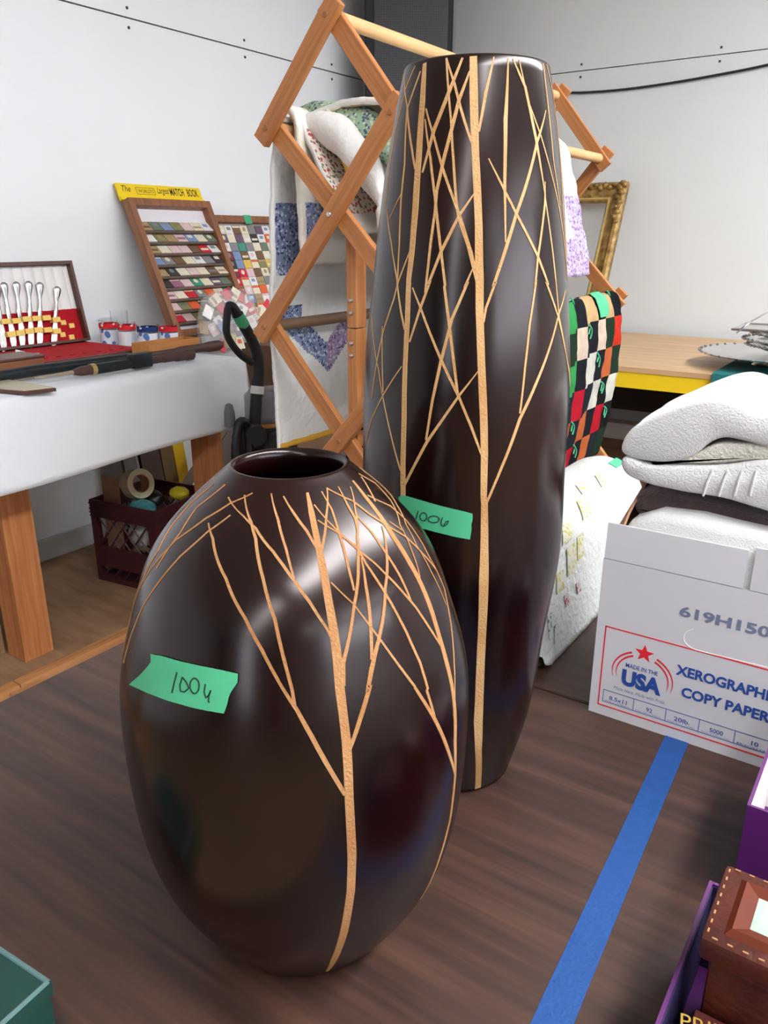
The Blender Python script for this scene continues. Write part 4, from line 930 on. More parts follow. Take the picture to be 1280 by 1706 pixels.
# gold frame leaning on the back wall
gfx0, gfx1 = -2.27, -1.47; GB = Vector((0, 4.14, RT0 + .001)); gtop = Vector((0, 4.455, 1.655)); gh = (gtop - GB).length; gu = (gtop - GB).normalized()
GM = Matrix(((1, 0, 0, gfx0), (0, gu.y, -gu.z, GB.y), (0, gu.z, gu.y, GB.z), (0, 0, 0, 1)))
gf = thing('picture_frame', 'empty ornate gold picture frame leaning on the back wall', 'picture frame', M=GM)
def mould(a, b, n1, n2, prof, W):
    """moulding from corner a to b (local xy); n1,n2 inward mitre directions"""
    vs = []; fs = []; K = len(prof)
    for (p, n) in ((a, n1), (b, n2)):
        for (o, h_) in prof: vs.append((p[0] + n[0] * o, p[1] + n[1] * o, h_))
    for i in range(K): fs.append((i, (i + 1) % K, K + (i + 1) % K, K + i))
    fs += [tuple(range(K - 1, -1, -1)), tuple(range(K, 2 * K))]
    return MB().add(vs, fs)
GW = gfx1 - gfx0; cor = [(0, 0), (GW, 0), (GW, gh), (0, gh)]; inn = [(1, 1), (-1, 1), (-1, -1), (1, -1)]
gprof = [(0, 0), (0, .030), (.012, .042), (.028, .046), (.040, .034), (.062, .030), (.072, .022), (.090, .020), (.100, .012), (.100, 0)]
for i in range(4):
    part('moulding', mould(cor[i], cor[(i + 1) % 4], inn[i], inn[(i + 1) % 4], gprof, .1), M_GOLD, gf, 30, world=False)
    part('gilt_bead', mould(tuple(c + n * .078 for c, n in zip(cor[i], inn[i])), tuple(c + n * .078 for c, n in zip(cor[(i + 1) % 4], inn[(i + 1) % 4])), inn[i], inn[(i + 1) % 4], [(0, .018), (.004, .028), (.012, .028), (.016, .018)], .1), M_GILTL, gf, 30, world=False)
rg = random.Random(3)
for i in range(4):
    for q in range(2):
        orn = MB()
        c = Vector((*cor[(i + q) % 4], 0)); e = Vector((*cor[(i + 1 - q) % 4], 0)); d = (e - c).normalized(); nn_ = Vector((*inn[(i + q) % 4], 0)); nrm = nn_ - d * nn_.dot(d)
        for k in range(9):
            t = .012 + k * .026; p = c + d * t + nrm * (.022 + .012 * (k % 2)); hgt = .047 - .0008 * k
            orn.lathe([(.0005, .014), (.008, .011), (.013, .004), (.014, -.012)], (p.x, p.y, hgt), 8, sx=1.0 + .5 * rg.random(), sy=.8 + .5 * rg.random())
        part('leaf_ornament', orn, M_GOLD, gf, True, world=False)['kind'] = 'stuff'

# ------------------------------------------------------------------ left display table
LZ = .97; LX0, LX1, LY0, LY1 = -2.90, -2.062, -.6, 2.10
dt = thing('display_table', 'rough timber trestle table under the white cloth at left wall', 'table', ((LX0 + LX1) / 2, .75, 0))
part('tabletop', MB().box((LX0, LY0, LZ - .035), (LX1 - .006, LY1 - .006, LZ - .004)), M_PLY, dt)
for y0 in (-.45, .4): part('leg', MB().box((-2.30, y0, .101), (-2.205, y0 + .09, LZ - .036)), M_STUD, dt)
la = at(25, 1090, Z=.1); 
part('leg', MB().box((-2.30, 1.185, .101), (-2.205, 1.285, LZ - .036)), M_STUD, dt)
part('leg', MB().box((-2.25, 1.985, .101), (-2.16, 2.06, LZ - .036)), M_STUD, dt)
for y0 in (-.45, .4): part('leg', MB().box((-2.88, y0, .101), (-2.79, y0 + .04, LZ - .036)), M_STUD, dt)
a = Vector((-2.70, 2.02, LZ - .05)); b = Vector((-2.80, 1.60, .13))
br = MB().tube([at(372, 716, X=-2.65), at(315, 800, X=-2.66), at(290, 850, X=-2.66)], .03, 4); part('brace', br, mat('grey_timber', (112, 98, 80), .7, noise_amt=.2, noise_scale=8), dt)
part('shelf', MB().box((XW + .02, -.6, .082), (-2.142, 2.6, .10)), M_PLY, dt)
part('beam', MB().box((-2.14, 1.10, .012), (-2.10, 2.6, .10)), M_STUDY, dt); part('beam', MB().box((-2.14, -.6, .012), (-2.10, 1.097, .10)), M_STUDY, dt)
for y0 in (-.5, 1.06, 2.4): part('cross_beam', MB().box((-2.9, y0, .0), (-2.142, y0 + .04, .081)), M_STUDY, dt)
part('beam_block', MB().box((-2.098, 1.06, 0), (-2.055, 1.16, .092), bev=.003), M_STUDY, dt)
part('side_panel', MB().box((-2.78, 1.170, .101), (-2.32, 1.184, LZ - .036)), M_PLY, dt)
# cloth
cl = MB()
HEM = .735
def clf(u, v):
    y = LY0 + (LY1 - LY0 + .004) * u; s_ = v * (LX1 - LX0 + .235 + .01)
    W = LX1 - LX0
    if s_ < W - .012: x, z = LX0 + s_, LZ
    elif s_ < W + .012: t = (s_ - W + .012) / .024 * PI / 2; x, z = LX1 - .012 + .016 * math.sin(t), LZ - .016 * (1 - math.cos(t))
    else:
        dn = s_ - W - .012; x = LX1 + .004 + dn * (.05 + .05 * math.sin(y * 6.5) + .03 * nz((y, dn, 0), 4)); z = LZ - .016 - dn
        z -= .0 + .012 * math.sin(y * 2.1)*dn*3
    if z > LZ - .002: z += .0015 * nz((x, y, 0), 9)
    return (x, y, z)
cl.grid(clf, 150, 60, thick=.002)
tcl = thing('white_tablecloth', 'white cloth covering the display table along the left wall', 'tablecloth', (LX1, .8, HEM))
part('cloth', cl, M_CLOTH, tcl, 'all')
ce = MB()
def cef(u, v):
    x = LX0 + (LX1 + .004 - LX0) * u; dn = v * (.235 - .10 * (1 - u)); y = LY1 + .006 + dn * (.10 + .06 * math.sin(u * 15)); return (x + (.02 * dn if u > .9 else 0), y, LZ - .001 - dn)
ce.grid(cef, 40, 20, thick=.002); part('end_drop', ce, M_CLOTH, tcl, 'all')
CZ = LZ + .0045

# silverware chest
cx0, cx1, cy0, cy1 = -2.855, -2.47, 1.40, 2.002
ch = thing('silverware_chest', 'open wooden silverware chest lined with red velvet and ivory satin', 'chest', (-2.65, 1.7, CZ))
bs = MB(); bs.box((cx0, cy0, CZ), (cx1, cy1, CZ + .012)); bs.box((cx1 - .012, cy0, CZ + .012), (cx1, cy1, CZ + .014)); bs.box((cx0, cy0, CZ + .012), (cx0 + .012, cy1, CZ + .014)); bs.box((cx0 + .012, cy0, CZ + .012), (cx1 - .012, cy0 + .012, CZ + .014)); bs.box((cx0 + .012, cy1 - .012, CZ + .012), (cx1 - .012, cy1, CZ + .014))
part('base_case', bs, M_CHEST, ch)
tv = part('velvet_tray', MB().box((cx0 + .0125, cy0 + .0125, CZ + .0125), (cx1 - .0125, cy1 - .0125, CZ + .0155), bev=.001), M_VELVET, ch)
for k in range(10):
    y = cy0 + .04 + k * .055; part('slot', MB().box((cx1 - .075, y, CZ + .015), (cx1 - .06, y + .016, CZ + .0165)), mat('dark_velvet', (110, 6, 18), .9), tv)
# lid: plane leaning back to the wall
lb0 = Vector((cx0 + .008, cy0, CZ + .015)); ltop = Vector((XW + .022, cy0, 0)); LH = .312; lx = ltop.x - lb0.x; lz = math.sqrt(LH * LH - lx * lx); lu = Vector((lx, 0, lz)) / LH; ln = Vector((lu.z, 0, -lu.x))
LM = Matrix(((0, lu.x, ln.x, lb0.x), (1, 0, 0, lb0.y), (0, lu.z, ln.z, lb0.z), (0, 0, 0, 1)))     # local x = along the wall, y = up the lid, z = out of the lid
LW = cy1 - cy0
def lp(name, mb, m, parent=ch, sm=False):
    me = mb.mesh(name, m, smooth=sm, M=Matrix.Translation(-absloc(parent)) @ LM); return link(name, me, parent)
ld = MB(); ld.box((0, 0, -.012), (LW, LH, -.004)); ld.box((0, 0, -.004), (.012, LH, .036)); ld.box((LW - .012, 0, -.004), (LW, LH, .036)); ld.box((.012, LH - .012, -.004), (LW - .012, LH, .036)); ld.box((.012, 0, -.004), (LW - .012, .010, .036))
lp('lid_case', ld, M_CHEST)
sn = MB().grid(lambda u, v: (.0125 + (LW - .025) * u, .130 + (LH - .143) * v, .004 + .006 * abs(math.sin(u * LW / .045 * PI)) ** .6), 110, 6)
lp('satin_lining', sn, M_SATIN, sm=True)
vp = lp('velvet_panel', MB().box((.0125, .0105, -.003), (LW - .0125, .131, .008)), M_VELVET)
# knives: positions from the photograph, along the lid
def lidxy(px, py):
    d = Vector(ray(px, py)); o = Vector((0, 0, CAMZ)); t = (lb0 - o).dot(ln) / d.dot(ln); p = o + d * t; return ((p - lb0).y, (p - lb0).dot(lu))
KN = [((-11, 476), (2, 588), 'third fork-side'), ((1, 472), (19, 583), ''), ((22, 471), (33, 580), ''), ((43, 470), (47, 581), ''), ((62, 472), (61, 579), ''), ((91, 479), (84, 579), '')]
ORD = ['sixth', 'fifth', 'fourth', 'third', 'second', 'first']
def knife(a, b, lab, plain=False):
    (x0, y0), (x1, y1) = lidxy(*a), lidxy(*b); L = math.hypot(x1 - x0, y1 - y0); an = math.atan2(y0 - y1, x0 - x1)
    M = LM @ Matrix.Translation((x1, y1, .021)) @ Matrix.Rotation(an, 4, 'Z')     # local x runs from blade tip to handle end
    t = thing('dinner_knife', lab, 'knife', M=M, group='table knives in the chest lid')
    hb = MB(); n = 24; w0 = .0085
    ring = []
    for i in range(n + 1):
        u = i / n; x = L * (.46 + .54 * u); w = (.0075 + .0016 * math.sin(u * 9) + .008 * max(0, u - .55) / .45) * (1 if u < .93 else math.sqrt(max(0, 1 - ((u - .93) / .075) ** 2)) * .9 + .05)
        ring.append((x, w))
    hb.tube([(x, 0, 0) for x, w_ in ring], [w_ for x, w_ in ring], 10, flat=1.0)
    hb.v = [(x, y, z * .55) for x, y, z in hb.v]
    part('handle', hb, M_SILVER, t, True, world=False)
    bl_ = [(0, .003), (.01, -.009), (.03, -.013), (L * .3, -.0125), (L * .47, -.006), (L * .47, .006), (L * .3, .010), (.03, .012), (.006, .009)]
    part('blade', MB().prism([(x, y, -.0012) for x, y in bl_], (0, 0, .0024)), M_SILVER, t, world=False)
for (a, b, _), o_ in zip(KN, ORD): knife(a, b, 'silver table knife in the chest lid, %s from the lid\'s right side' % o_)
for (px, py) in ((3, 537), (21, 536), (38, 533), (54, 532), (71, 531), (87, 534), (103, 538), (117, 543), (12, 558), (27, 556), (42, 553), (57, 551), (73, 551), (88, 553), (102, 558), (117, 562)):
    x, y = lidxy(px, py); lp('elastic_loop', MB().box((x - .0165, y - .010, .008), (x - .0145, y + .009, .0315)).box((x + .0145, y - .010, .008), (x + .0165, y + .009, .0315)).box((x - .0145, y - .010, .0300), (x + .0145, y + .009, .0315)) if px < 95 else MB().box((x - .012, y - .010, .008), (x + .012, y + .009, .013), bev=.002), M_LOOP, vp)
# spoon lying on the tray, and a card
s0 = at(52, 592, Z=CZ + .025)
spn = thing('silver_spoon', 'silver spoon lying on the red velvet chest tray', 'spoon', (s0.x, s0.y, CZ + .020))
part('bowl', MB().lathe([(.0005, .002), (.012, .003), (.020, .008), (.021, .010), (.019, .0095), (.011, .005), (.0005, .0042)], (s0.x, s0.y, CZ + .0195), 24, sx=1, sy=1.5), M_SILVER, spn, True)
part('handle', MB().tube([(s0.x, s0.y - .030, CZ + .029), (s0.x - .005, s0.y - .07, CZ + .033), (s0.x - .01, s0.y - .18, CZ + .025)], [.003, .003, .005], 8), M_SILVER, spn, True)
# wooden drawer box at the left edge
wb_ = at(45, 612, Z=CZ); 
dbx = thing('wooden_case', 'reddish brown wooden case in front of the silverware chest', 'case', (-2.43, 1.40, CZ))
part('case_body', MB().box((-2.455, 1.22, CZ), (-2.33, 1.478, CZ + .052), bev=.003), mat('case_wood', (146, 92, 62), .5, noise_amt=.2, noise_scale=8, stretch=(6, 1, 6)), dbx)
part('case_lid', MB().box((-2.458, 1.217, CZ + .0525), (-2.327, 1.481, CZ + .062), bev=.003), M_CHEST, dbx)
cd_ = MB().add([tuple(at(26, 590, X=-2.47)), tuple(at(33, 581, X=-2.47)), tuple(at(44, 589, X=-2.47)), tuple(at(38, 594, X=-2.47))], [(0, 1, 2, 3)]); cd_.grid(lambda u, v: at(26 + 16 * u, 590 - 8 * v + 4 * u, X=-2.472), 2, 2, thick=.002)
cd_.v = cd_.v[4:]; cd_.f = [tuple(i - 4 for i in f) for f in cd_.f[1:]]; cd_.m = cd_.m[1:]
solo('paper_card', cd_, M_WHITECARD, 'small cream card standing between wooden case and chest knives', 'card', at(34, 594, X=-2.47))

# printed tumblers
def tumbler(px, py, h, r, band, lab, X=None, Z=None, scene_=True):
    c = at(px, py, Z=CZ) if X is None else Vector((X, at(px, py, X=X).y, CZ))
    t = thing('tumbler', lab, 'glass', (c.x, c.y, CZ), 'printed drinking glasses')
    part('glass', MB().lathe([(.0005, .004), (r * .9, .004), (r, h), (r + .0012, h), (r - .0015 + .0015, h * .5), (r * .93, 0), (.0005, 0)], (c.x, c.y, CZ), 28), M_GLASS, t, True)
    def rr(z): return r * .93 + (r * 1.012 - r * .93) * z / h + .0012
    if band:
        part('dotted_band', MB().lathe([(rr(h * .70), h * .70), (rr(h * .90), h * .90)], (c.x, c.y, CZ), 28), band, t, True)
        part('printed_scene', MB().lathe([(rr(.006), .006), (rr(h * .64), h * .64)], (c.x, c.y, CZ), 28), M_BLUESCENE if scene_ else M_RIM, t, True)
TX = -2.40
tumbler(186, 590, .098, .036, M_REDDOT, 'printed glass with red dotted band, nearest the chest lid', X=-2.76)
tumbler(205, 590, .125, .034, None, 'tall plain clear glass standing behind the printed tumblers', X=-2.83)
tumbler(216, 593, .096, .034, M_REDDOT, 'printed glass with red dotted band, in front of tall glass', X=-2.66, scene_=False)
tumbler(250, 594, .092, .040, M_BLUEDOT, 'printed glass with blue dotted band, at the front', X=-2.56)
tumbler(284, 590, .092, .036, M_REDDOT, 'printed glass with red dotted band, nearest the match rack', X=-2.50)
# orange wooden block/tray
wt = thing('wooden_tray', 'small orange-brown wooden tray beside the printed glasses', 'tray', (-2.37, 2.0, CZ))
p0 = at(248, 597, X=-2.36); p1 = at(334, 590, X=-2.36)
part('tray_base', MB().box((-2.45, p0.y, CZ), (-2.36, p1.y, CZ + .008)), M_OAK, wt)
part('tray_side', MB().box((-2.366, p0.y, CZ + .008), (-2.36, p1.y, CZ + .045)), M_OAK, wt); part('tray_side', MB().box((-2.45, p0.y, CZ + .008), (-2.444, p1.y, CZ + .045)), M_OAK, wt)
part('tray_end', MB().box((-2.444, p0.y, CZ + .008), (-2.366, p0.y + .006, CZ + .045)), M_OAK, wt); part('tray_end', MB().box((-2.444, p1.y - .006, CZ + .008), (-2.366, p1.y, CZ + .045)), M_OAK, wt)

# the old guns
def gpt(px, py, X): p = at(px, py, X=X); p.z = max(p.z, CZ + .0205); return p
XA = -2.27
ga_ = thing('long_gun', 'long old gun with thick dark barrel and brown stock, farther from edge', 'gun', (XA, 1.6, CZ))
part('barrel', MB().tube([gpt(-60, 639, XA), gpt(0, 627, XA), gpt(60, 617, XA), gpt(150, 606, XA), gpt(215, 601, XA)], [.017, .017, .0175, .018, .019], 14), M_GUN, ga_, True)
part('stock', MB().tube(smoothpath([gpt(212, 600, XA), gpt(250, 598, XA), gpt(290, 597, XA), gpt(340, 597, XA), gpt(372, 598, XA)], 4), [.014] * 5 + [.012] * 4 + [.016] * 4 + [.02] * 3 + [.012], 12, flat=.6), M_GUNWOOD, ga_, True)
part('trigger_guard', MB().tube(smoothpath([gpt(225, 603, XA - .01), gpt(235, 609, XA - .01), gpt(248, 603, XA - .01)], 4), .003, 6), M_GUN, ga_, True)
XB = -2.17
gb_ = thing('short_gun', 'short antique gun with brass band and dark grip, nearest table edge', 'gun', (XB, 1.6, CZ))
part('ramrod', MB().tube([gpt(58, 642, XB), gpt(90, 635, XB), gpt(132, 624, XB)], [.004, .005, .008], 8), mat('pale_rod', (150, 138, 118), .5), gb_, True)
part('fore_end', MB().tube([gpt(122, 627, XB), gpt(135, 622, XB), gpt(152, 619, XB)], [.008, .015, .016], 12), M_GUNWOOD, gb_, True)
part('band', MB().tube([gpt(151, 619, XB), gpt(158, 618, XB)], .0185, 12), M_BRASS, gb_, True, label='pale brass band')
part('barrel', MB().tube([gpt(158, 618, XB), gpt(190, 614, XB), gpt(222, 611, XB)], [.017, .017, .016], 12), M_GUN, gb_, True)
q0 = gpt(219, 624, XB); q1 = gpt(250, 601, XB)
part('action', MB().box((XB - .019, q0.y, CZ + .002), (XB + .019, q1.y, CZ + .052), bev=.008), M_GUN, gb_, 30)
part('grip', MB().tube(smoothpath([gpt(248, 610, XB), gpt(265, 609, XB), gpt(285, 607, XB), gpt(305, 608, XB), gpt(318, 609, XB), gpt(325, 611, XB)], 4), [.013] * 6 + [.015] * 4 + [.018] * 4 + [.0205] * 4 + [.020, .016, .008], 12, flat=.75), M_GUNWOOD, gb_, True)
# plaque
pa = [at(-60, 640, Z=CZ), at(0, 636, Z=CZ), at(94, 652, Z=CZ), at(42, 658, Z=CZ), at(-60, 650, Z=CZ)]
pl_ = thing('brass_plaque', 'flat pale brass-faced plaque lying at the table\'s left edge', 'plaque', (pa[3].x, pa[3].y, CZ))
part('board', MB().prism([Vector((q.x, q.y, CZ)) for q in pa], (0, 0, .010)), M_CHEST, pl_); ctr = sum(pa, Vector()) / 5
part('face_plate', MB().prism([Vector((q.x, q.y, CZ + .010)).lerp(Vector((ctr.x, ctr.y, CZ + .010)), .06) for q in pa], (0, 0, .003)), mat('pale_brass', (206, 196, 172), .35, .3), pl_)

# ------------------------------------------------------------------ match book displays
BC = dict(tan=(176, 150, 112), green=(110, 126, 108), blue=(128, 150, 190), olive=(140, 134, 92), pink=(226, 196, 198), cream=(232, 222, 198), white=(236, 232, 230), brown=(120, 92, 66), red=(206, 44, 62), grey=(138, 136, 138), black=(62, 60, 58), teal=(70, 150, 128), orange=(226, 104, 60), mauve=(160, 106, 132), yellow=(228, 190, 90), maroon=(128, 52, 62), purple=(112, 90, 110))
BM = {k: mat('card_' + k, v, .55, noise_amt=.12, noise_scale=70) for k, v in BC.items()}
_bk = {}; bkr = random.Random(9)
def book_mesh(w_, h_, col, v_=0):
    key = (round(w_, 3), round(h_, 3), col, v_)
    if key not in _bk:
        mb = MB().box((.0006, 0, 0), (w_ - .0006, h_, .003)); mb.box((.0006, 0, .003), (w_ - .0006, h_ * .14, .0042)); q = len(_bk) % 5
        if q == 0: mb.box((w_ * .1, h_ * .25, .0031), (w_ * .9, h_ * .5, .0033), 1)
        elif q == 1: mb.box((w_ * .25, h_ * .45, .0031), (w_ * .75, h_ * .8, .0033), 1)
        elif q == 2: mb.box((.001, h_ * .72, .0031), (w_ - .001, h_ * .97, .0033), 1)
        elif q == 3: mb.lathe([(.0003, .0034), (w_ * .22, .0034), (w_ * .22, .0030)], (w_ / 2, h_ * .58, 0), 12, 1)
        dk = {'white': ('pink', 'grey', 'blue'), 'cream': ('tan', 'white', 'orange'), 'pink': ('mauve', 'white', 'white'), 'red': ('cream', 'maroon', 'red'), 'blue': ('white', 'purple', 'grey'), 'tan': ('brown', 'olive', 'tan'), 'olive': ('tan', 'olive', 'green')}.get(col, ('cream', col, 'grey'))
        _bk[key] = mb.mesh('matchbook', [BM[col], BM[dk[v_ % 3]]])
    return _bk[key]
def book(M, w_, h_, col, lab, grp):
    o = link('matchbook', book_mesh(w_, h_, col, bkr.randrange(4))); o.matrix_world = M; return tag(o, lab, 'matchbook', grp)
NUM = ['first', 'second', 'third', 'fourth', 'fifth', 'sixth', 'seventh', 'eighth', 'ninth', 'tenth']
def leanframe(tl, tr, bl_x, zb):
    """origin at the lower left corner; local x along +Y, y up the lean, z out"""
    pass
# display rack with the yellow sign
tlp = at(203, 336, X=-2.895); trp = at(340, 343, X=-2.895); y0r = tlp.y; y1r = trp.y; ztop = (tlp.z + trp.z) / 2
XBm = -2.66; b0 = Vector((XBm, y0r, CZ)); tp = Vector((-2.897, y0r, ztop)); RH = (tp - b0).length; ru = (tp - b0).normalized(); rn = Vector((ru.z, 0, -ru.x))
RM = Matrix(((0, ru.x, rn.x, b0.x), (1, 0, 0, b0.y), (0, ru.z, rn.z, b0.z), (0, 0, 0, 1))); RW = y1r - y0r
mr = thing('matchbook_rack', 'wooden match book display rack topped by a yellow sign', 'display rack', M=RM)
def rp_(name, mb, m, parent=mr, sm=False): return part(name, mb, m, parent, sm, world=False)
sw = .045
rp_('stile', MB().box((0, 0, 0), (sw * .62, RH, .045)), M_RACKWOOD); rp_('stile', MB().box((RW - sw * .62, 0, 0), (RW, RH, .045)), M_RACKWOOD)
rp_('rail', MB().box((sw * .62, RH - .03, 0), (RW - sw * .62, RH, .045)), M_RACKWOOD); rp_('rail', MB().box((sw * .62, 0, 0), (RW - sw * .62, .03, .045)), M_RACKWOOD)
rp_('backing', MB().box((sw * .62, .03, .001), (RW - sw * .62, RH - .03, .006)), mat('white_backing', (226, 222, 230), .6))
sg = rp_('sign_board', MB().box((-.012, RH + .0005, .006), (RW * .985, RH + .075, .014)), M_YELLOW); rp_('sign_ledge', MB().box((-.012, RH + .001, .0145), (RW * .985, RH + .016, .022)), M_YELLOW)
UXs = Vector((0, 1, 0)); UYs = ru
def stext(s, x, y, h, wd, **k):
    o = text('sign_lettering', s, M_INK, sg, (0, 0, 0), (1, 0, 0), (0, 1, 0), h, width=wd, lift=0, **k)
    # text() subtracts the summed parent locations; rebuild in the rack's local frame
    B = absloc(sg)
    for v in o.data.vertices: v.co = Vector((v.co.x + B.x + x, v.co.y + B.y + y, .0146))
RWs = RW * .98
stext('The', RWs * .03, RH + .040, .026, RWs * .10, shear=.4); stext("WORLD'S", RWs * .21, RH + .038, .016, RWs * .18); stext('Largest', RWs * .44, RH + .030, .036, RWs * .15, shear=.4)
stext('MATCH', RWs * .60, RH + .032, .034, RWs * .175, bold=.015); stext('BOOK', RWs * .82, RH + .032, .034, RWs * .145, bold=.015)
fbx = MB()
for lo, hi in (((RWs * .19, RH + .031), (RWs * .41, RH + .0325)), ((RWs * .19, RH + .0595), (RWs * .41, RH + .061)), ((RWs * .19, RH + .0325), (RWs * .194, RH + .0595)), ((RWs * .406, RH + .0325), (RWs * .41, RH + .0595))): fbx.box((lo[0], lo[1], .0140), (hi[0], hi[1], .0146))
rp_('sign_box', fbx, M_INK)
ROWS = ['tan green blue olive pink cream white', 'white olive tan pink blue cream green', 'tan cream pink pink brown red white', 'blue grey brown cream white grey black', 'tan black cream pink cream brown cream', 'black mauve pink teal cream purple green', 'pink cream red grey orange cream teal', 'pink olive orange black pink white tan', 'red pink olive cream tan black white']
RN = ['top'] + NUM[1:8] + ['bottom']
iw = RW - 2 * sw * .62; bw = iw / 7.0
sy0 = .045; pitch = (RH - .03 - .075 - sy0) / 9
for r_, row in enumerate(ROWS):
    y = RH - .03 - .068 - (r_ + 1) * pitch + .012
    rp_('shelf_strip', MB().box((sw * .62, y - .009, .006), (RW - sw * .62, y, .034)), mat('strip_dark', (92, 76, 66), .6))
    for c_, col in enumerate(row.split()):
        th = math.radians(-50)     # books lean back from the strip towards the backing
        M = RM @ Matrix.Translation((sw * .62 + c_ * bw, y + .001, .032)) @ Matrix.Rotation(math.radians(-27), 4, 'X')
        book(M, bw * .97, .052, col, '%s matchbook, %s from left in the %s row of the yellow-signed rack' % (col, NUM[c_], RN[r_]), 'matchbooks on the yellow-signed rack')
# framed panel of match books
tl2 = at(344, 360, X=-2.90); tr2 = at(460, 367, X=-2.90); y0p, y1p = tl2.y, tr2.y; zt2 = (tl2.z + tr2.z) / 2
b2 = Vector((-2.70, y0p, CZ)); t2 = Vector((-2.902, y0p, zt2)); PH = (t2 - b2).length; pu = (t2 - b2).normalized(); pn = Vector((pu.z, 0, -pu.x)); PWd = y1p - y0p
PMx = Matrix(((0, pu.x, pn.x, b2.x), (1, 0, 0, b2.y), (0, pu.z, pn.z, b2.z), (0, 0, 0, 1)))
mp_ = thing('matchbook_display', 'framed panel covered with rows of matchbooks, green tape on top', 'display panel', M=PMx)
fw = .032
for lo, hi, nm in (((0, 0, 0), (fw, PH, .03), 'stile'), ((PWd - fw, 0, 0), (PWd, PH, .03), 'stile'), ((fw, PH - fw, 0), (PWd - fw, PH, .03), 'rail'), ((fw, 0, 0), (PWd - fw, fw, .03), 'rail')): part(nm, MB().box(lo, hi), M_RACKWOOD, mp_, world=False)
part('backing', MB().box((fw, fw, .001), (PWd - fw, PH - fw, .006)), mat('grey_backing', (150, 146, 140), .7), mp_, world=False)
part('price_tape', MB().box((PWd * .45, PH - .04, .0302), (PWd * .55, PH + .003, .0312)), M_GREEN, mp_, world=False)
PR = ['cream white brown cream grey purple white olive', 'purple cream purple cream black white orange cream', 'white grey teal grey cream green cream black', 'maroon blue brown white brown cream olive cream', 'black blue yellow cream olive yellow maroon cream', 'maroon red pink brown cream olive brown blue', 'red cream white tan grey black white brown', 'tan pink cream orange white mauve olive cream', 'cream blue tan white green cream red white', 'white brown cream pink black tan cream grey', 'olive cream maroon white tan blue cream red']
bw2 = (PWd - 2 * fw) / 8; bh2 = (PH - 2 * fw - .012) / 11
PN = ['top', 'second', 'third', 'fourth', 'fifth', 'sixth', 'seventh', 'eighth', 'ninth', 'tenth', 'bottom']
for r_, row in enumerate(PR):
    for c_, col in enumerate(row.split()):
        M = PMx @ Matrix.Translation((fw + c_ * bw2, PH - fw - .008 - (r_ + 1) * bh2, .0065))
        book(M, bw2 * .96, bh2 * .97, col, '%s matchbook, %s from left in the %s row of the framed panel' % (col, NUM[c_], PN[r_]), 'matchbooks in the framed panel')
# clear bag full of match books, heaped in front of the panel
bgc = at(385, 540, X=-2.52)
bag = thing('clear_bag', 'clear plastic bag heaped with loose matchbooks beside the display racks', 'bag', (-2.53, bgc.y, CZ))
bgm = MB()
def bagf(u, v):
    a = 2 * PI * u; z = v; r = (.168 * (1 - .25 * z) if z < .85 else .128 * (1 - (z - .85) * 3.5)) * (1 + .10 * nz((math.cos(a) * 2, math.sin(a) * 2, z * 3), 1.3, 2)); 
    return (-2.53 + .55 * r * math.cos(a), bgc.y + 1.05 * r * math.sin(a), CZ + .002 + .20 * z)
bgm.grid(bagf, 40, 16); part('plastic', bgm, M_BAG, bag, True)
HEAP = [('white', 348, 520, -35, 'leftmost, leaning upright'), ('cream', 360, 500, -60, 'tilted, second from left at the top'), ('pink', 356, 548, 20, 'low on the left'), ('red', 372, 512, -50, 'upper left'), ('red', 380, 490, -65, 'topmost, standing on edge'), ('cream', 392, 490, -40, 'topmost beside the red one'), ('red', 402, 492, -30, 'top, right of the cream one'), ('white', 366, 536, 30, 'in the middle left'),
    ('blue', 372, 545, 25, 'in the middle'), ('red', 372, 575, -35, 'lowest on the left'), ('white', 402, 512, 50, 'behind the vacuum handle top'), ('red', 418, 512, 20, 'bright, right of the vacuum handle'), ('white', 420, 535, 15, 'right of the vacuum handle'), ('cream', 436, 520, 60, 'far right, upright'), ('purple', 398, 548, 10, 'seen through the vacuum handle'), ('tan', 340, 545, -10, 'far left, low'), ('grey', 345, 570, 5, 'bottom left'), ('cream', 400, 570, 0, 'bottom, inside the handle loop'), ('olive', 428, 560, 25, 'bottom right'), ('white', 430, 580, -20, 'bottom right corner'), ('red', 448, 508, 40, 'rightmost, beside the rack slat')]
rh = random.Random(5)
for i, (col, px, py, rot, lab) in enumerate(HEAP):
    p = at(px, py, X=-2.50 - .012 * (i % 4)); 
    M = Matrix.Translation(p) @ Matrix.Rotation(math.radians(-12), 4, 'Z') @ Matrix(((0, -.35, .94, 0), (1, 0, 0, 0), (0, .94, .35, 0), (0, 0, 0, 1))) @ Matrix.Rotation(math.radians(rot), 4, 'Z') @ Matrix.Translation((-.024, -.03, 0))
    book(M, .042, .054, col, '%s matchbook in the bag heap, %s' % (col, lab), 'loose matchbooks in the plastic bag')
cpb = at(386, 604, X=-2.30)
solo('cream_cup', MB().lathe([(.0005, 0), (.022, 0), (.026, .05), (.0245, .05), (.02, .004), (.0005, .004)], (-2.30, cpb.y, CZ), 20), mat('cream_china', (226, 216, 176), .4), 'tiny cream cup at the table end by vacuum handle', 'cup', (-2.30, cpb.y, CZ), True)
# small wooden stand beyond the table end
e0 = at(440, 600, X=-2.6)
solo('wooden_crate', MB().box((-2.62, 2.66, 0), (-2.30, 2.98, .93), bev=.004), mat('crate_wood', (128, 98, 76), .6, noise_amt=.2, noise_scale=6), 'brown wooden crate standing past the display table end', 'crate', (-2.46, 2.82, 0))

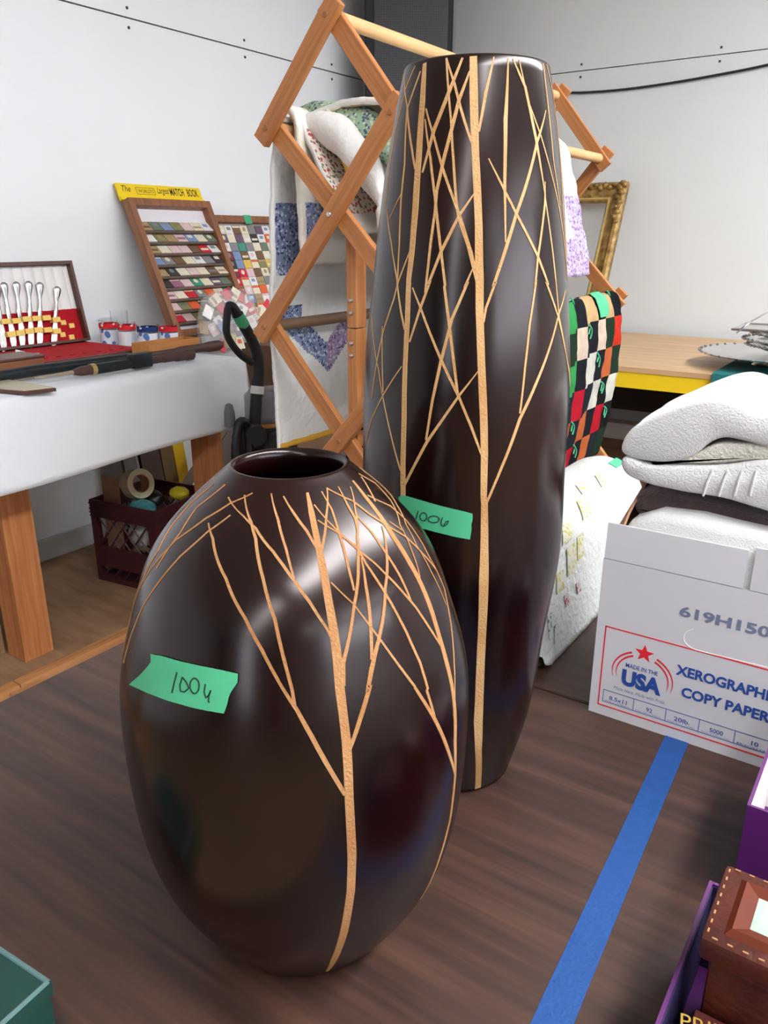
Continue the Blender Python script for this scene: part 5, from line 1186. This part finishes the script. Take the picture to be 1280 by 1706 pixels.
# ------------------------------------------------------------------ upright vacuum
XV = -1.90
vc = thing('upright_vacuum', 'black upright vacuum cleaner with loop handle and smoky dust bin', 'vacuum cleaner', (XV, 2.0, 0))
V_ = lambda px, py, X=XV: at(px, py, X=X)
hl = smoothpath([V_(430, 640), V_(431, 612), V_(428, 588), V_(418, 563), V_(402, 535), V_(389, 514), V_(381, 512), V_(378, 530), V_(378, 555), V_(387, 574), V_(402, 592), V_(420, 604)], 6)
part('handle', MB().tube(hl, [.020] * 12 + [.019] * 12 + [.017] * 12 + [.013] * 12 + [.012] * (len(hl) - 48), 12), M_BLACKM, vc, True)
part('tube', MB().tube([V_(430, 630), V_(428, 660), V_(425, 700), V_(424, 745)], [.021, .022, .021, .022], 14), M_BLACKM, vc, True)
part('collar', MB().tube([V_(429.5, 643), V_(428.5, 656)], .0235, 14), mat('pale_collar', (205, 212, 208), .5), vc, True)
ta = V_(398, 528); tb = V_(407, 541); dv = (tb - ta).normalized()
part('price_tape', MB().tube([V_(396, 524), V_(401, 533), V_(407, 542)], [.0200, .0203, .0203], 14, caps=False), M_GREEN, vc, True)
zb = V_(440, 705).z; zt_ = V_(440, 648).z; yc = V_(449, 690).y
part('dust_bin', MB().lathe([(.0005, zb), (.066, zb), (.073, zb + .01), (.072, zb + (zt_ - zb) * .8), (.058, zt_ - .01), (.05, zt_), (.0005, zt_ + .004)], (XV - .02, yc, 0), 32), M_SMOKE, vc, 40, label='smoky clear dust bin')
part('filter', MB().lathe([(.0005, zb + .012), (.036, zb + .012), (.034, zt_ - .02), (.0005, zt_ - .02)], (XV - .02, yc, 0), 20), mat('grey_filter', (150, 150, 156), .6), vc, True)
part('body', MB().box((XV - .11, yc - .085, .10), (XV + .07, yc + .075, zb - .012), bev=.02), M_BLACK, vc, 40)
part('orange_ring', MB().lathe([(.060, zb - .014), (.072, zb - .012), (.072, zb + .002), (.06, zb + .002)], (XV - .02, yc, 0), 28), mat('orange_clear', (190, 120, 60), .3), vc, True)
pi_ = V_(432, 722, XV + .06)
part('intake', MB().tube([pi_ + Vector((-.05, .03, -.01)), pi_ + Vector((.02, -.03, 0))], .034, 18), M_BLACKM, vc, True)
hs = smoothpath([V_(395, 800), V_(393, 750), V_(397, 712), V_(404, 702), V_(411, 712), V_(414, 745), V_(416, 800)], 6)
part('hose', MB().tube(hs, [.0155 + .0015 * (i % 2) for i in range(len(hs))], 12), M_BLACK, vc, True)
part('hook', MB().lathe([(.0005, 0), (.02, 0), (.018, .05), (.012, .075), (.0005, .08)], (V_(394, 708, XV - .03).x, V_(394, 708).y, V_(394, 712).z), 16), mat('grey_plastic', (92, 98, 102), .4), vc, True)
part('head', MB().box((XV - .17, yc - .12, .012), (XV + .17, yc + .14, .098), bev=.02), M_BLACK, vc, 40)
for s_ in (-1, 1): part('wheel', MB().tube([(XV + s_ * .172, yc + .06, .035), (XV + s_ * .19, yc + .06, .035)], .035, 18), M_BLACKM, vc, True)

# ------------------------------------------------------------------ things on the shelf under the table
CRM = Matrix.Translation((-2.565, 1.73, .101)) @ Matrix.Rotation(math.radians(7.5), 4, 'Z')
mc = thing('milk_crate', 'maroon plastic milk crate with lattice sides, under the display table', 'crate', M=CRM)
S_, H_, T_ = .33, .335, .010
def cpart(name, mb, m=M_MAROON, sm=False): return part(name, mb, m, mc, sm, world=False)
cpart('base', MB().box((0, 0, 0), (S_, S_, .012)))
sides = [Matrix.Identity(4), Matrix.Translation((S_, 0, 0)) @ Matrix.Rotation(PI / 2, 4, 'Z'), Matrix.Translation((S_, S_, 0)) @ Matrix.Rotation(PI, 4, 'Z'), Matrix.Translation((0, S_, 0)) @ Matrix.Rotation(-PI / 2, 4, 'Z')]
for M in sides:
    m_ = MB(); m_.box((0, 0, .012), (S_ - T_, T_, .02), M=M); m_.box((0, 0, .065), (S_ - T_, T_, .15), M=M); m_.box((0, 0, .27), (S_ - T_, T_, H_), M=M); m_.box((0, 0, .02), (.02, T_, .065), M=M); m_.box((0, 0, .15), (.03, T_, .27), M=M); m_.box((S_ - T_ - .02, 0, .02), (S_ - T_, T_, .065), M=M); m_.box((S_ - T_ - .03, 0, .15), (S_ - T_, T_, .27), M=M)
    cpart('side', m_)
    rb_ = MB()
    for z in (.15, .272, .285, .300, .322): rb_.box((-.002, -.003, z - .0025), (S_ - T_, -.0002, z + .0025), M=M)
    cpart('rib', rb_)['kind'] = 'stuff'
    lt = MB()
    for k in range(6):
        x = .03 + k * .052
        for dx in (-.10, .10):
            a = Vector((x, T_ / 2, .15)); b = Vector((x + dx, T_ / 2, .27)); 
            if .02 < b.x < S_ - .03: lt.tube([M @ a, M @ b], .004, 4)
        lt.tube([M @ Vector((x, T_ / 2, .02)), M @ Vector((min(x + .04, S_ - .02), T_ / 2, .065))], .004, 4)
    cpart('lattice', lt)['kind'] = 'stuff'
def cw(x, y, z): return CRM @ Vector((x, y, z))
c0 = cw(.075, .06, 0)
cbp = MB()
p00 = at(172, 842, X=-2.50); 
def inbox(x, y, z): return cw(x, y, z)
q = [cw(.020, .05, .10), cw(.105, .05, .10), cw(.115, .05, .42), cw(.028, .05, .425)]
cbp.prism(q, CRM.to_3x3() @ Vector((0, .004, 0)))
solo('cardboard_sheet', cbp, M_KRAFT, 'brown cardboard piece standing in the milk crate corner', 'cardboard', q[0])
tpc = at(229, 806, X=-2.44)
TRM = Matrix.Translation(tpc) @ Matrix.Rotation(math.radians(-6), 4, 'Z') @ Matrix.Rotation(math.radians(-14), 4, 'Y')
tr_ = thing('tape_roll', 'wide roll of cream tape standing tilted in the milk crate', 'tape roll', M=TRM)
tw_ = .055
def ring(r0, r1): return [(r0, -tw_ / 2), (r1, -tw_ / 2), (r1, tw_ / 2), (r0, tw_ / 2), (r0, -tw_ / 2)]
def ringx(r0, r1, w_):
    mb = MB().lathe([(r0, -w_ / 2), (r1, -w_ / 2), (r1, w_ / 2), (r0, w_ / 2), (r0, -w_ / 2)], (0, 0, 0), 32); mb.v = [(z, x, y) for x, y, z in mb.v]; return mb
part('tape_layers', ringx(.036, .058, tw_), mat('cream_tape', (222, 214, 178), .5), tr_, 40, world=False); part('core', ringx(.033, .0358, tw_ + .002), M_KRAFT, tr_, 40, world=False)
def blob(name, lab, cat, c, rx, ry, rz, m, seed):
    mb = MB().lathe([(max(math.sin(PI * i / 12), .001), -math.cos(PI * i / 12)) for i in range(13)], (0, 0, 0), 20)
    mb.v = [(x * rx * (1 + .18 * nz((x, y, z), 2.2, seed)), y * ry * (1 + .18 * nz((x, y, z), 2.2, seed + 4)), z * rz * (1 + .12 * nz((x, y, z), 2.2, seed + 7))) for x, y, z in mb.v]
    mb.v = [(x + c[0], y + c[1], z + c[2]) for x, y, z in mb.v]
    return solo(name, mb, m, lab, cat, c, True)
M_TEALP = mat('teal_pouch', (92, 176, 184), .3, noise_amt=.5, noise_scale=40)
blob('teal_pouch', 'shiny teal packet on top of the milk crate contents', 'packet', cw(.19, .085, .302), .062, .046, .034, M_TEALP, 1)
blob('black_pouch', 'black packet lying behind the teal one in the crate', 'packet', cw(.13, .19, .305), .07, .045, .035, M_BLACK, 2)
blob('red_pouch', 'small red packet at the crate\'s front rim', 'packet', cw(.276, .045, .285), .026, .022, .022, mat('red_plastic', (200, 40, 40), .35), 3)
blob('yellow_pouch', 'yellow packet at the back of the milk crate', 'packet', cw(.26, .22, .335), .042, .036, .026, mat('yellow_plastic', (206, 190, 40), .4), 4)
blob('grey_cup', 'pale grey container seen through the crate lattice', 'container', cw(.19, .05, .20), .05, .03, .05, mat('pale_grey', (170, 170, 166), .5), 6)
# boards leaning behind the crate
def board(lab, pxl, pxr, X0, m, top_, wy=None):
    y0 = at(pxl, 790, X=X0).y; y1 = at(pxr, 790, X=X0).y
    a = MB().add([(X0 + .10, y0, .101), (X0 + .10, y1, .101), (X0 + .12, y1, .101), (X0 + .12, y0, .101), (X0, y0, top_), (X0, y1, top_), (X0 + .02, y1, top_), (X0 + .02, y0, top_)], [(0, 1, 2, 3), (4, 7, 6, 5), (0, 4, 5, 1), (1, 5, 6, 2), (2, 6, 7, 3), (3, 7, 4, 0)])
    solo('leaning_board', a, m, lab, 'board', (X0 + .11, (y0 + y1) / 2, .101))
board('grey board leaning under the table, leftmost behind the crate', 192, 213, -2.86, mat('grey_board', (104, 96, 92), .7), .82)
board('wide dark brown board leaning under the table behind the crate', 221, 253, -2.84, mat('dark_brown_board', (74, 52, 44), .6, noise_amt=.2, noise_scale=5), .82)
board('olive brown board leaning under the table beside the yellow one', 255, 275, -2.86, mat('olive_board', (104, 82, 46), .6), .82)
board('narrow yellow board leaning under the table', 276, 294, -2.86, mat('yellow_board', (212, 168, 30), .5), .82)
